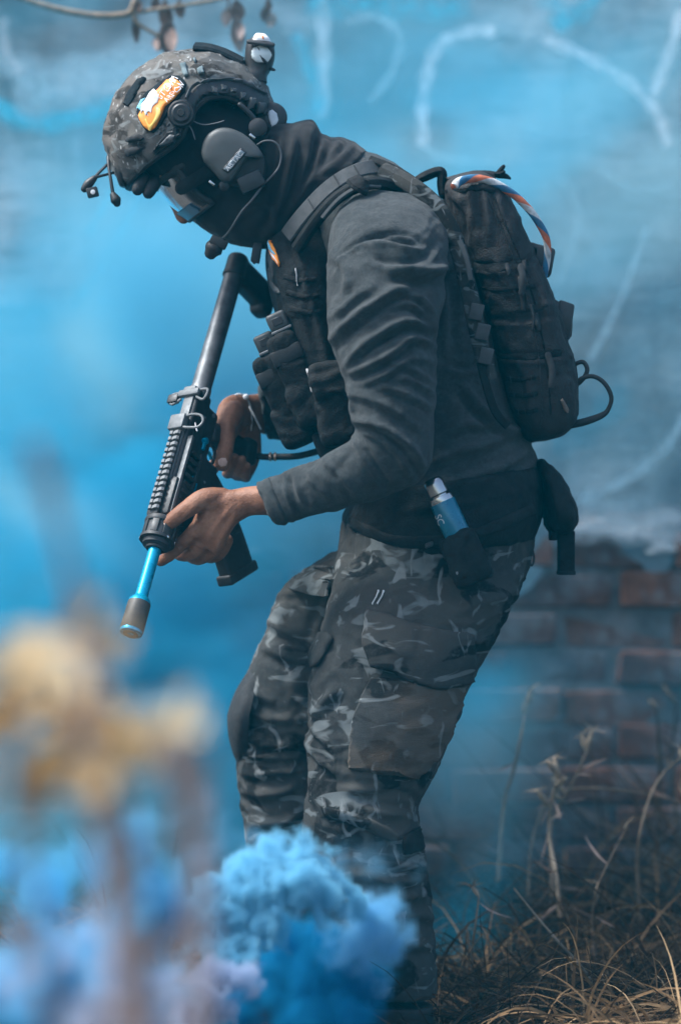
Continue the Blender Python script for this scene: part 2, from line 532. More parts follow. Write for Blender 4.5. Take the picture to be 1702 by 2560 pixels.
def camo_mat(name, bright=1.0, speck=False, scale=1.0, warm=0.0, lt=1.0):
    m, nt, b = new_mat(name)
    def C(r, g, bl): return (r * bright, g * bright, bl * bright)
    v = coords(nt); va = coords(nt, (0.8, 1, 1.5), (0.2, 0.35, 0), (3.1, 1.7, 0.4)); vb = coords(nt, (1, 1, 0.8), (0, -0.5, 0.3), (7.7, 2.2, 5.1))
    base = ramp(nt, noise_tex(nt, v, 5 * scale, 5, 0.55, 0.4), [(0.35, C(0.036, 0.040, 0.041)), (0.5, C(0.058, 0.060, 0.058)), (0.65, C(0.085, 0.078, 0.07))])
    k1 = ramp(nt, noise_tex(nt, va, 9 * scale, 3, 0.5, 0.9), [(0.53, (0, 0, 0)), (0.57, (1, 1, 1))])
    c = mixc(nt, k1, base, C(0.011, 0.013, 0.014))
    k2 = ramp(nt, noise_tex(nt, vb, 11 * scale, 3, 0.5, 0.8), [(0.56, (0, 0, 0)), (0.60, (0.9, 0.9, 0.9))])
    c = mixc(nt, k2, c, C(0.085, 0.083, 0.075))
    k3 = ramp(nt, noise_tex(nt, coords(nt, (1, 1, 2.6), (0.1, 0.5, 0.2), (1.3, 9.2, 4.4)), 14 * scale, 2, 0.45, 1.2), [(0.585, (0, 0, 0)), (0.66, (0.85, 0.85, 0.85))])
    c = mixc(nt, k3, c, C(0.20 * lt, 0.225 * lt, 0.225 * lt))
    k4 = ramp(nt, noise_tex(nt, coords(nt, (2.2, 1.4, 1), (0.3, -0.9, 0.2), (5.3, 3.2, 8.4)), 17 * scale, 2, 0.45, 1.0), [(0.62, (0, 0, 0)), (0.69, (0.8, 0.8, 0.8))])
    c = mixc(nt, k4, c, C(0.25 * lt, 0.275 * lt, 0.275 * lt))
    if warm:
        c = mixc(nt, ramp(nt, noise_tex(nt, vb, 6, 4, 0.6), [(0.35, (0, 0, 0)), (0.65, (warm,) * 3)]), c, (0.125, 0.088, 0.060))
    if speck:
        vo = N(nt, 'ShaderNodeTexVoronoi', Scale=120.0); nt.links.new(coords(nt, (1, 1, 0.5), (0, 0.5, 0)), vo.inputs['Vector'])
        k5 = ramp(nt, vo.outputs['Distance'], [(0.0, (1, 1, 1)), (0.14, (0.6, 0.6, 0.6)), (0.24, (0, 0, 0))])
        k6 = ramp(nt, noise_tex(nt, v, 26, 3), [(0.46, (0, 0, 0)), (0.56, (1, 1, 1))])
        c = mixc(nt, mixc(nt, 1.0, k5, k6, 'MULTIPLY'), c, (0.62, 0.62, 0.60))
    dust = ramp(nt, noise_tex(nt, v, 70, 5, 0.7), [(0.5, (0, 0, 0)), (0.78, (0.5, 0.5, 0.5))])
    c = mixc(nt, dust, c, C(0.11, 0.11, 0.105))
    nt.links.new(c, b.inputs['Base Color'])
    b.inputs['Roughness'].default_value = 0.88
    b.inputs['Specular IOR Level'].default_value = 0.2
    h = mixc(nt, 0.5, noise_tex(nt, v, 1300, 2), noise_tex(nt, coords(nt, (1, 1, 2.0), (0, 0.3, 0)), 70, 4, 0.6))
    bump(nt, b, h, 0.85, 0.004)
    return m
M['camo'] = camo_mat('dark_camouflage_cloth', 0.82)
M['camopocket'] = camo_mat('faded_camouflage_cloth', 1.0, warm=0.75)
M['camohelmet'] = camo_mat('speckled_camouflage_cover', 2.0, speck=True, scale=1.7, warm=0.3, lt=0.6)
M['camostrap'] = camo_mat('camouflage_webbing', 0.7, scale=2.0)
# ------------------------------------------------------------------ ground and wall
WALL_Y = 1.30
def soil_mat():
    m, nt, b = new_mat('dark_soil')
    v = coords(nt)
    c = ramp(nt, noise_tex(nt, v, 6, 8, 0.7), [(0.3, (0.022, 0.017, 0.013)), (0.55, (0.05, 0.038, 0.028)), (0.75, (0.085, 0.066, 0.046))])
    nt.links.new(c, b.inputs['Base Color']); b.inputs['Roughness'].default_value = 0.95
    bump(nt, b, noise_tex(nt, v, 30, 8, 0.7), 0.8, 0.03)
    return m
def make_ground():
    mb = MB(); xs = [-60, -20, -6] + [-3 + 0.06 * i for i in range(101)] + [6, 20, 60]
    ys = [-12, -6, -4] + [-2.5 + 0.07 * i for i in range(55)] + [2, 6, 20, 60, 120]
    g = np.array([[x, y, 0.0] for y in ys for x in xs])
    g[:, 2] = (fbm(g * np.array([2.2, 2.2, 1]) + 3.3, 4) * 0.035) * (np.abs(g[:, 0]) < 5) * (np.abs(g[:, 1]) < 5) - 0.01
    n = len(xs)
    fs = [(j * n + i, j * n + i + 1, (j + 1) * n + i + 1, (j + 1) * n + i) for j in range(len(ys) - 1) for i in range(n - 1)]
    mb.add([Vector(q) for q in g], fs)
    o = mb.build('ground', soil_mat(), None, True, None)
    tag(o, 'dark brown soil under the dry grass and smoke', None, None, 'structure')
make_ground()

def brick_mat(i):
    m, nt, b = new_mat('fired_brick_%d' % i)
    v = coords(nt)
    base = [(0.15, 0.060, 0.038), (0.20, 0.080, 0.046), (0.11, 0.055, 0.044), (0.16, 0.080, 0.058)][i]
    dk = tuple(q * 0.55 for q in base); lt = tuple(min(1, q * 1.6) for q in base)
    c = ramp(nt, noise_tex(nt, v, 30, 6, 0.7), [(0.3, dk), (0.55, base), (0.78, lt)])
    k = ramp(nt, noise_tex(nt, v, 11, 5, 0.65), [(0.5, (0, 0, 0)), (0.68, (0.75, 0.75, 0.75))])
    c = mixc(nt, k, c, (0.21, 0.23, 0.24))
    nt.links.new(c, b.inputs['Base Color']); b.inputs['Roughness'].default_value = 0.95
    bump(nt, b, noise_tex(nt, v, 110, 6, 0.7), 0.8, 0.004)
    return m
def plaster_mat():
    m, nt, b = new_mat('weathered_painted_plaster')
    v = coords(nt); vs_ = coords(nt, (1.6, 1, 0.35))
    c = ramp(nt, noise_tex(nt, v, 1.8, 7, 0.65), [(0.34, (0.085, 0.125, 0.14)), (0.5, (0.22, 0.30, 0.33)), (0.66, (0.42, 0.53, 0.56))])
    k = ramp(nt, noise_tex(nt, vs_, 4.5, 6, 0.65, 0.5), [(0.52, (0, 0, 0)), (0.72, (0.7, 0.7, 0.7))])
    c = mixc(nt, k, c, (0.10, 0.11, 0.115))
    k = ramp(nt, noise_tex(nt, coords(nt, (0.7, 1, 3.5)), 9, 6, 0.7, 0.4), [(0.50, (0, 0, 0)), (0.66, (0.55, 0.55, 0.55))])
    c = mixc(nt, k, c, (0.11, 0.14, 0.155))
    k = ramp(nt, noise_tex(nt, coords(nt, (1, 1, 1), (0, 0, 0), (4, 4, 4)), 2.6, 5, 0.6, 0.8), [(0.56, (0, 0, 0)), (0.74, (0.8, 0.8, 0.8))])
    c = mixc(nt, k, c, (0.45, 0.56, 0.60))
    nt.links.new(c, b.inputs['Base Color']); b.inputs['Roughness'].default_value = 0.9
    h = mixc(nt, 0.4, noise_tex(nt, v, 14, 8, 0.7), noise_tex(nt, coords(nt, (0.6, 1, 4)), 6, 5, 0.6))
    bump(nt, b, h, 0.6, 0.012)
    return m
M['plaster'] = plaster_mat()
M['whitewash'] = plain('old_white_plaster', (0.34, 0.38, 0.40), (0.56, 0.60, 0.62), 0.9, scale=9, fine=60, bumpk=0.8, dist=0.01)
M['mortar'] = plain('grey_mortar', (0.09, 0.085, 0.08), (0.20, 0.195, 0.19), 0.95, scale=20, fine=200, bumpk=0.8, dist=0.004)

wall = thing('brick_wall', (0, WALL_Y + 0.12, 0), 'old brick wall with pale blue graffitied plaster above and bare red bricks below', 'wall')
def make_wall():
    # core wall behind the bricks carries the mortar
    mb = MB(); mb.box(Vector((0, WALL_Y + 0.137, 1.55)), Vector((4.5, 0, 0)), Vector((0, 0.115, 0)), Vector((0, 0, 1.6)), 0.003)
    mb.build('mortar_core', M['mortar'], wall, False)
    # plaster sheet with a ragged lower edge
    xs = np.linspace(-3.2, 3.2, 260); nz = 60
    e = np.array([[x, 0.3, 0.7] for x in xs])
    edge = 0.66 + 0.10 * np.clip((xs + 0.2) / 0.9, -0.6, 1) + fbm(e * 1.7, 3) * 0.14 + fbm(e * 7, 4) * 0.06
    vs = []
    for k in range(nz + 1):
        t = (k / nz) ** 1.6
        for i, x in enumerate(xs):
            z = edge[i] + (3.1 - edge[i]) * t
            vs.append((x, WALL_Y, z))
    A = np.array(vs); A[:, 1] += fbm(A * np.array([2.3, 1, 2.3]) + 9, 4) * 0.012 + 0.012 * np.exp(-(A[:, 2] - np.tile(edge, nz + 1)) / 0.05)
    n = len(xs); V = [Vector(q) for q in A] + [Vector((q[0], WALL_Y + 0.05, q[2])) for q in A[:n]]
    fs = [(k * n + i, k * n + i + 1, (k + 1) * n + i + 1, (k + 1) * n + i) for k in range(nz) for i in range(n - 1)]
    nb = (nz + 1) * n
    fs += [(i, nb + i, nb + i + 1, i + 1) for i in range(n - 1)]
    mb = MB(); mb.add(V, fs)
    mb.build('plaster', M['plaster'], wall, True, 60)
    # remnants of whitewash along the ragged edge
    rn = random.Random(3)
    for (px, py, w, h) in [(1480, 1318, 90, 26), (1600, 1335, 80, 24), (1655, 1372, 50, 18), (560, 1385, 90, 30)]:
        c = P(px, py, WALL_Y - 0.006); pts = []
        for j in range(22):
            a = 2 * math.pi * j / 22; r = 1 + 0.35 * math.sin(a * 3 + px) + rn.uniform(-0.25, 0.25)
            pts.append(c + Vector((math.cos(a) * w / 1250 / 1.5 * r, 0, math.sin(a) * h / 1250 / 1.5 * r)))
        mb = MB(); mb.prism(pts, Vector((0, -1, 0)), [(-0.02, 0), (0.0, 0.02), (0.003, 0.08), (0.0035, 0.5)])
        mb.build('whitewash_patch', M['whitewash'], wall, True, 60)
    # bricks, one by one, where the plaster has fallen
    mats = [brick_mat(i) for i in range(4)]
    meshes = []
    for k in range(6):
        bm = bmesh.new(); bmesh.ops.create_cube(bm, size=2.0)
        for v in bm.verts: v.co = Vector((v.co.x * 0.1055, v.co.y * 0.05, v.co.z * 0.0345)) + Vector([rn.uniform(-0.006, 0.006) for _ in range(3)])
        bmesh.ops.bevel(bm, geom=list(bm.edges), offset=0.005, segments=1, affect='EDGES')
        me = bpy.data.meshes.new('brick'); bm.to_mesh(me); bm.free(); me.materials.append(mats[k % 4]); meshes.append(me)
    for row in range(12):
        z = 0.04 + row * 0.0785
        for i in range(-9, 10):
            x = i * 0.222 + (0.111 if row % 2 else 0) + rn.uniform(-0.006, 0.006)
            if abs(x) > 1.75: continue
            o = bpy.data.objects.new('brick', meshes[rn.randrange(6)]); COL.objects.link(o)
            o.location = (x, WALL_Y + 0.058 + rn.uniform(-0.010, 0.014), z + rn.uniform(-0.004, 0.004))
            o.rotation_euler = (rn.uniform(-0.03, 0.03), rn.uniform(-0.015, 0.015), rn.uniform(-0.03, 0.03))
            o.parent = wall; o.matrix_parent_inverse = Matrix.Translation(-wall.location)
make_wall()

def spray_mat(name, col):
    m, nt, b = new_mat(name)
    at = N(nt, 'ShaderNodeAttribute'); at.attribute_name = 'across'
    v = coords(nt)
    f = N(nt, 'ShaderNodeMath', operation='MULTIPLY'); nt.links.new(at.outputs['Fac'], f.inputs[0])
    nt.links.new(ramp(nt, noise_tex(nt, v, 26, 5, 0.7), [(0.25, (0.15,) * 3), (0.6, (1, 1, 1))]), f.inputs[1])
    nt.links.new(f.outputs[0], b.inputs['Alpha'])
    b.inputs['Base Color'].default_value = (*col, 1); b.inputs['Roughness'].default_value = 0.85
    return m
M['spraywhite'] = spray_mat('white_spray_paint', (0.80, 0.84, 0.85))
M['spraycyan'] = spray_mat('cyan_spray_paint', (0.05, 0.55, 0.72))
M['spraypale'] = spray_mat('pale_blue_spray_paint', (0.50, 0.68, 0.74))
def stroke(path, w, m, s=1.0, lift=0.006):
    """a sprayed line on the plaster, soft towards its edges"""
    rows = catmull([list(map(float, q)) for q in path], 8)
    pts = [P(q[0], q[1], WALL_Y - 0.022 - lift) for q in rows]; ww = w / 1240
    mb = MB(); vs = []; al = []
    for i, q in enumerate(pts):
        d = (pts[min(i + 1, len(pts) - 1)] - pts[max(i - 1, 0)]).normalized(); nrm = Vector((-d.z, 0, d.x))
        wob = 1 + 0.18 * math.sin(i * 0.9 + w)
        end = min(1, (i + 0.3) / 2, (len(pts) - 1 - i + 0.3) / 2)
        for t, a in ((-1.5, 0), (-0.8, 0.65), (0, 1), (0.8, 0.65), (1.5, 0)):
            vs.append(q + nrm * ww * 0.5 * t * wob); al.append(a * s * end)
    fs = [(i * 5 + j, i * 5 + j + 1, (i + 1) * 5 + j + 1, (i + 1) * 5 + j) for i in range(len(pts) - 1) for j in range(4)]
    mb.add(vs, fs); me = mb.mesh('paint_stroke')
    at = me.attributes.new('across', 'FLOAT', 'POINT'); at.data.foreach_set('value', al)
    return add_mesh('paint_stroke', me, m, wall, True)
Wt, Cy, Pl = M['spraywhite'], M['spraycyan'], M['spraypale']
for i, (path, w, m, s) in enumerate([
    ([(805, -20), (808, 80), (806, 180), (803, 300)], 34, Wt, 1.0),
    ([(735, 80), (760, 130), (785, 200), (795, 290)], 34, Cy, 0.7),
    ([(800, -30), (802, 120), (800, 260), (792, 330)], 80, Cy, 0.18),
    ([(1240, 80), (1190, 78), (1130, 92), (1085, 130), (1065, 200), (1055, 290), (1060, 370)], 30, Wt, 1.0),
    ([(1060, 360), (1100, 392), (1180, 402), (1260, 400)], 26, Pl, 0.7),
    ([(1350, 95), (1440, 130), (1530, 180), (1610, 240), (1650, 300), (1672, 370)], 28, Wt, 0.9),
    ([(1705, 20), (1680, 110), (1650, 190), (1628, 240)], 30, Wt, 1.0),
    ([(1380, 440), (1430, 480), (1445, 560), (1420, 640), (1390, 720)], 26, Pl, 0.45),
    ([(1620, 560), (1560, 720), (1500, 850), (1470, 905)], 20, Pl, 0.75),
    ([(1720, 1030), (1660, 1120), (1590, 1180), (1520, 1220), (1450, 1240)], 26, Pl, 0.8),
    ([(760, 5), (900, 10), (1040, 22), (1180, 12)], 60, Cy, 0.6),
    ([(1350, -20), (1400, 30), (1380, 70)], 50, Cy, 0.55),
    ([(1500, -20), (1440, 40), (1380, 62)], 40, Cy, 0.7),
    ([(860, 60), (930, 40), (1000, 90), (980, 180), (920, 260)], 22, Pl, 0.55),
    ([(1290, 300), (1360, 330), (1480, 330)], 24, Pl, 0.4),
    ([(1500, 420), (1580, 470), (1690, 460)], 26, Pl, 0.4),
    ([(-30, 250), (60, 300), (160, 300), (300, 255), (420, 220)], 46, Cy, 1.0),
    ([(-20, 150), (120, 180), (250, 160), (380, 120)], 60, Pl, 0.6),
    ([(30, 235), (160, 222), (300, 180), (440, 170), (620, 140)], 105, Pl, 0.75),
    ([(140, 200), (260, 215), (380, 190)], 60, Wt, 0.4),
    ([(10, 40), (14, 120), (60, 190)], 26, Wt, 0.4),
    ([(280, 470), (255, 530), (220, 590)], 20, Cy, 0.75),
    ([(350, 490), (300, 590), (240, 690), (180, 770)], 22, Cy, 0.7),
    ([(460, 460), (400, 590), (330, 690), (200, 790)], 46, Pl, 0.5),
    ([(1380, 1110), (1420, 1100), (1500, 1050), (1560, 960)], 60, Cy, 0.25),
    ([(1400, 1300), (1500, 1290), (1600, 1310), (1720, 1290)], 60, Wt, 0.6),
    ([(1420, 1345), (1520, 1335), (1640, 1350), (1720, 1340)], 36, Wt, 0.45),
    ([(1440, 1250), (1540, 1262), (1640, 1250)], 30, Pl, 0.6),
]):
    stroke(path, w, m, s, 0.0007 * i)
# ------------------------------------------------------------------ person
TORSO = [
    (905, 1345, 1335, 1300, 0.02, 0.150), (880, 1270, 1345, 1190, 0.02, 0.158), (858, 1160, 1330, 1120, 0.02, 0.16), (830, 1040, 1296, 1040, 0.02, 0.165),
    (800, 900, 1258, 920, 0.02, 0.172), (775, 760, 1213, 780, 0.02, 0.178), (772, 640, 1160, 640, 0.02, 0.18), (785, 540, 1105, 535, 0.02, 0.17),
    (790, 460, 1040, 455, 0.02, 0.125), (775, 420, 965, 405, 0.02, 0.08), (740, 420, 900, 375, 0.02, 0.055)]
NEAR_ARM = [
    (885, 480, 1060, 500, -0.10, 0.055), (842, 540, 1100, 560, -0.155, 0.08), (822, 630, 1116, 640, -0.19, 0.088), (820, 730, 1110, 730, -0.215, 0.086), (826, 840, 1091, 830, -0.232, 0.080),
    (858, 935, 1087, 940, -0.245, 0.073), (872, 1020, 1085, 1040, -0.25, 0.068), (888, 1085, 1075, 1140, -0.25, 0.064), (862, 1108, 1040, 1205, -0.245, 0.06),
    (795, 1148, 900, 1258, -0.225, 0.052), (715, 1181, 765, 1293, -0.19, 0.044), (662, 1199, 712, 1309, -0.168, 0.042), (638, 1207, 687, 1312, -0.158, 0.041)]
FAR_ARM = [
    (800, 520, 1040, 540, 0.14, 0.07), (770, 640, 1010, 680, 0.21, 0.075), (760, 780, 950, 800, 0.25, 0.068), (755, 890, 900, 960, 0.27, 0.062),
    (730, 925, 800, 1090, 0.235, 0.052), (680, 945, 720, 1100, 0.18, 0.047), (645, 968, 668, 1098, 0.14, 0.044)]
PELVIS = [(858, 1300, 1342, 1290, 0.01, 0.165), (845, 1390, 1322, 1400, 0.01, 0.172), (838, 1480, 1292, 1480, 0.01, 0.172), (850, 1560, 1240, 1570, 0.01, 0.15)]
NEAR_LEG = [
    (850, 1400, 1310, 1420, -0.06, 0.09), (832, 1490, 1285, 1500, -0.082, 0.098), (800, 1600, 1228, 1610, -0.095, 0.098), (778, 1700, 1178, 1700, -0.10, 0.094), (771, 1800, 1142, 1790, -0.105, 0.09),
    (767, 1880, 1108, 1880, -0.108, 0.087), (775, 1950, 1062, 1975, -0.11, 0.085), (762, 2030, 1043, 2030, -0.11, 0.084), (757, 2110, 1056, 2110, -0.11, 0.08),
    (772, 2200, 1070, 2200, -0.11, 0.076), (800, 2320, 1082, 2320, -0.11, 0.07), (832, 2420, 1088, 2430, -0.11, 0.066), (858, 2480, 1088, 2490, -0.11, 0.062)]
FAR_LEG = [
    (838, 1380, 1200, 1420, 0.07, 0.09), (715, 1462, 1080, 1540, 0.095, 0.095), (662, 1590, 980, 1660, 0.105, 0.092), (618, 1690, 910, 1745, 0.11, 0.088), (596, 1790, 862, 1825, 0.112, 0.085),
    (594, 1900, 838, 1915, 0.115, 0.08), (601, 1980, 828, 1985, 0.115, 0.078), (613, 2080, 820, 2080, 0.118, 0.075), (640, 2180, 822, 2180, 0.12, 0.07),
    (668, 2300, 832, 2300, 0.12, 0.064), (690, 2400, 838, 2400, 0.12, 0.06), (705, 2455, 838, 2460, 0.12, 0.056)]
HEAD = [
    (392, 262, 520, 190, 0.0, 0.045), (335, 330, 600, 200, 0.0, 0.07), (330, 400, 640, 245, 0.0, 0.078), (362, 450, 655, 300, 0.0, 0.08), (412, 492, 665, 350, 0.0, 0.076),
    (455, 532, 675, 400, 0.0, 0.070), (505, 568, 690, 430, 0.0, 0.062), (560, 590, 730, 430, 0.0, 0.055), (640, 580, 800, 420, 0.0, 0.055), (740, 560, 900, 420, 0.0, 0.06)]

def fingers(mb, chains, seg=14):
    for ch in chains:
        mb.tube([P(a, b, c) for a, b, c, r in ch], [q[3] for q in ch], seg, 5)

def make_body():
    mb = MB()
    mb.loft(HEAD, 36, 4)
    # nose and brow
    mb.tube([P(424, 482, 0), P(444, 514, 0), P(459, 541, 0)], [0.010, 0.011, 0.0125], 12, 4)
    mb.tube([P(372, 455, -0.03), P(360, 440, 0), P(372, 455, 0.03)], 0.012, 10, 4)
    # trunk and limbs under the clothes
    mb.loft(TORSO, 36, 3, inset=0.02); mb.loft(PELVIS, 36, 3, inset=0.02)
    mb.loft(NEAR_LEG, 28, 3, inset=0.022); mb.loft(FAR_LEG, 28, 3, inset=0.022)
    mb.loft(NEAR_ARM[:9], 28, 3, inset=0.014)
    mb.loft(FAR_ARM[:5], 28, 3, inset=0.014)
    # near forearm and wrist
    mb.loft([(900, 1120, 980, 1225, -0.245, 0.045), (765, 1182, 800, 1265, -0.205, 0.033), (685, 1208, 712, 1288, -0.17, 0.028), (622, 1216, 648, 1288, -0.155, 0.026), (590, 1222, 612, 1290, -0.150, 0.025)], 28, 5, 2.2)
    # far forearm and wrist
    mb.loft([(760, 940, 820, 1080, 0.24, 0.042), (690, 968, 715, 1085, 0.185, 0.036), (640, 985, 655, 1085, 0.135, 0.031), (606, 985, 628, 1062, 0.10, 0.026)], 28, 5, 2.2)
    # near palm: wrist to knuckles, back of the hand towards the lens
    mb.loft([(606, 1222, 628, 1288, -0.151, 0.022), (560, 1226, 592, 1310, -0.150, 0.022), (520, 1238, 570, 1345, -0.143, 0.0215), (492, 1275, 556, 1375, -0.134, 0.0205), (476, 1318, 540, 1394, -0.124, 0.017)], 28, 5, 2.6)
    fingers(mb, [
        [(560, 1248, -0.150, 0.0175), (512, 1248, -0.158, 0.017), (470, 1272, -0.160, 0.0140), (432, 1300, -0.158, 0.0122), (405, 1324, -0.152, 0.0098)],
        [(512, 1300, -0.136, 0.014), (482, 1334, -0.137, 0.0125), (450, 1364, -0.132, 0.0108), (424, 1388, -0.120, 0.0098), (402, 1404, -0.106, 0.0082)],
        [(525, 1335, -0.128, 0.014), (500, 1366, -0.124, 0.0128), (470, 1386, -0.104, 0.011), (446, 1384, -0.078, 0.0098), (432, 1364, -0.060, 0.0085)],
        [(545, 1350, -0.118, 0.0135), (525, 1380, -0.108, 0.012), (497, 1396, -0.084, 0.0105), (472, 1388, -0.056, 0.0092), (462, 1364, -0.040, 0.008)],
        [(565, 1352, -0.105, 0.012), (550, 1382, -0.094, 0.0105), (526, 1394, -0.070, 0.0092), (506, 1384, -0.046, 0.0082), (500, 1364, -0.034, 0.007)],
    ])
    # far hand: web of the thumb over the grip, thumb down its near side, fingers closing round from behind
    mb.loft([(622, 992, 640, 1070, 0.105, 0.026), (590, 985, 622, 1062, 0.075, 0.026), (556, 1000, 612, 1068, 0.045, 0.027), (540, 1040, 598, 1085, 0.022, 0.023), (552, 1085, 588, 1100, 0.005, 0.016)], 28, 5, 2.4)
    fingers(mb, [
        [(585, 1030, 0.03, 0.019), (566, 1065, 0.005, 0.0175), (566, 1108, -0.012, 0.0132), (560, 1140, -0.018, 0.0128), (556, 1162, -0.018, 0.0112)],
        [(610, 1060, 0.09, 0.014), (598, 1130, 0.105, 0.0105), (570, 1182, 0.075, 0.0088), (572, 1172, 0.026, 0.0078), (586, 1142, 0.000, 0.0070)],
        [(622, 1062, 0.095, 0.013), (620, 1135, 0.110, 0.0105), (596, 1188, 0.085, 0.0088), (595, 1178, 0.036, 0.0078), (605, 1148, 0.008, 0.0070)],
        [(632, 1066, 0.10, 0.012), (638, 1135, 0.112, 0.010), (618, 1190, 0.088, 0.0082), (614, 1188, 0.044, 0.0072), (619, 1164, 0.016, 0.0064)],
        [(585, 1060, 0.08, 0.013), (560, 1125, 0.085, 0.0115), (520, 1190, 0.06, 0.010), (508, 1215, 0.03, 0.009)],
    ])
    me = union(mb, 0.0026, 5, 0.5)
    # tendons, knuckles and creases of the near hand
    folds(me, [
        ([(560, 1250), (520, 1280), (492, 1325)], 0.0016, 7), ([(575, 1270), (545, 1310), (512, 1358)], 0.0018, 7), ([(590, 1285), (565, 1330), (535, 1375)], 0.0016, 7),
        ([(470, 1330), (486, 1340), (498, 1350)], 0.0016, 5), ([(492, 1362), (506, 1370), (516, 1378)], 0.0014, 5),
        ([(446, 1280), (456, 1290), (462, 1302)], -0.0012, 3), ([(500, 1268), (480, 1290), (455, 1312)], -0.0022, 6), ([(440, 1356), (450, 1366), (456, 1374)], -0.001, 3),
        ([(552, 1112), (566, 1116), (580, 1112)], -0.0012, 3), ([(550, 1122), (565, 1126), (580, 1122)], -0.0010, 3), ([(595, 1010), (575, 1050), (570, 1090)], 0.0015, 9)],
        lambda co, no: fbm(co * 90, 2) * 0.0004)
    o = add_mesh('person', me, M['skin'])
    tag(o, 'person in dark sweatshirt and camouflage trousers leaning forward with a lowered rifle', 'person')
    for poly in ([(392, 1316), (402, 1306), (416, 1308), (422, 1318), (414, 1330), (402, 1334), (393, 1328)], [(544, 1150), (552, 1143), (566, 1144), (571, 1154), (566, 1166), (554, 1169), (545, 1162)]):
        shell('finger_nail', poly, BVHTree.FromObject(o, bpy.context.evaluated_depsgraph_get()), 0.0007, 0.0012, M['nail'], o, 4)
    return o
person = make_body()

def cloth_noise(kx, amp, amp2=0.0012):
    def f(co, no):
        w = fbm(co * 5 + 2, 2)
        r = 1 - np.abs(fbm(np.stack([co[:, 0] * kx[0] + w * 2, co[:, 1] * kx[1] + w, co[:, 2] * kx[2] + w * 2], 1), 3)) * 2.2
        r2 = 1 - np.abs(fbm(np.stack([co[:, 0] * kx[0] * 2.3 - co[:, 2] * kx[2] * 0.8, co[:, 1] * kx[1] * 2.0, co[:, 2] * kx[2] * 1.8 + co[:, 0] * kx[0]], 1) + w[:, None] * 1.5 + 9, 2)) * 2.4
        return amp * np.clip(r, -0.5, 1) + amp * 0.55 * np.clip(r2, -0.3, 1) + amp2 * fbm(co * 45, 2)
    return f

def make_shirt():
    mb = MB()
    mb.loft(TORSO, 48, 5); mb.loft(NEAR_ARM, 40, 6); mb.loft(FAR_ARM, 36, 5)
    me = union(mb, 0.0046, 8, 0.5)
    folds(me, [(p_, a_ * 1.45, w_ * 0.9) for p_, a_, w_ in [
        ([(826, 690), (850, 640), (900, 605), (970, 582), (1030, 590), (1060, 608)], -0.004, 6),
        ([(905, 600), (960, 592), (1020, 606), (1068, 612)], -0.008, 12), ([(925, 640), (1000, 660), (1060, 640), (1090, 600)], -0.006, 12),
        ([(980, 672), (1040, 684), (1090, 678), (1120, 660)], 0.013, 17), ([(830, 640), (860, 660), (870, 700), (850, 760)], 0.005, 14),
        ([(826, 858), (870, 812), (930, 765), (990, 728), (1030, 716)], 0.010, 13), ([(824, 800), (860, 770), (890, 740), (930, 720)], 0.004, 10),
        ([(865, 918), (905, 870), (960, 830), (1010, 805), (1060, 815), (1084, 838)], 0.009, 12), ([(866, 936), (930, 912), (985, 880), (1030, 845), (1082, 866)], 0.009, 11),
        ([(885, 900), (940, 862), (1000, 836), (1060, 846)], -0.005, 8), ([(1010, 735), (1050, 745), (1075, 780), (1084, 815)], 0.006, 10),
        ([(960, 770), (1020, 760), (1060, 785), (1083, 830)], 0.006, 9), ([(900, 960), (960, 940), (1020, 900), (1082, 905)], 0.005, 9),
        ([(960, 900), (1020, 920), (1085, 960)], 0.004, 8), ([(985, 945), (1035, 955), (1085, 990)], 0.0045, 8), ([(940, 960), (1010, 985), (1085, 1025)], 0.0045, 9),
        ([(880, 985), (930, 1000), (990, 1030), (1060, 1085)], 0.004, 9), ([(874, 955), (882, 985), (880, 1030)], 0.005, 11),
        ([(884, 1050), (930, 1056), (985, 1085), (1030, 1125), (1058, 1180)], 0.009, 12), ([(890, 1068), (905, 1110), (935, 1160), (980, 1225)], -0.006, 9),
        ([(905, 1075), (955, 1100), (1000, 1145), (1030, 1200)], 0.005, 10), ([(800, 1150), (840, 1175), (880, 1220), (900, 1250)], 0.0035, 9),
        ([(722, 1178), (722, 1215), (735, 1255), (752, 1292)], -0.004, 6), ([(735, 1185), (745, 1225), (765, 1270)], 0.003, 8), ([(770, 1170), (790, 1210), (830, 1240)], 0.003, 9),
        ([(1070, 1160), (1130, 1135), (1210, 1110), (1300, 1072)], 0.009, 14), ([(1060, 1215), (1150, 1200), (1240, 1172), (1320, 1130)], 0.010, 14),
        ([(1100, 1250), (1180, 1235), (1260, 1200), (1335, 1150)], 0.008, 12), ([(1150, 960), (1190, 1010), (1240, 1060), (1290, 1090)], 0.009, 14), ([(1120, 1080), (1170, 1060), (1230, 1070)], 0.006, 12),
        ([(1100, 560), (1130, 640), (1145, 740), (1150, 860)], 0.006, 14), ([(1120, 700), (1110, 800), (1115, 900)], 0.004, 12), ([(1110, 905), (1160, 920), (1220, 905)], -0.005, 10)]],
        cloth_noise((7, 7, 12), 0.0022, 0.0009))
    return add_mesh('sweatshirt', me, M['shirt'], person)
shirt = make_shirt()

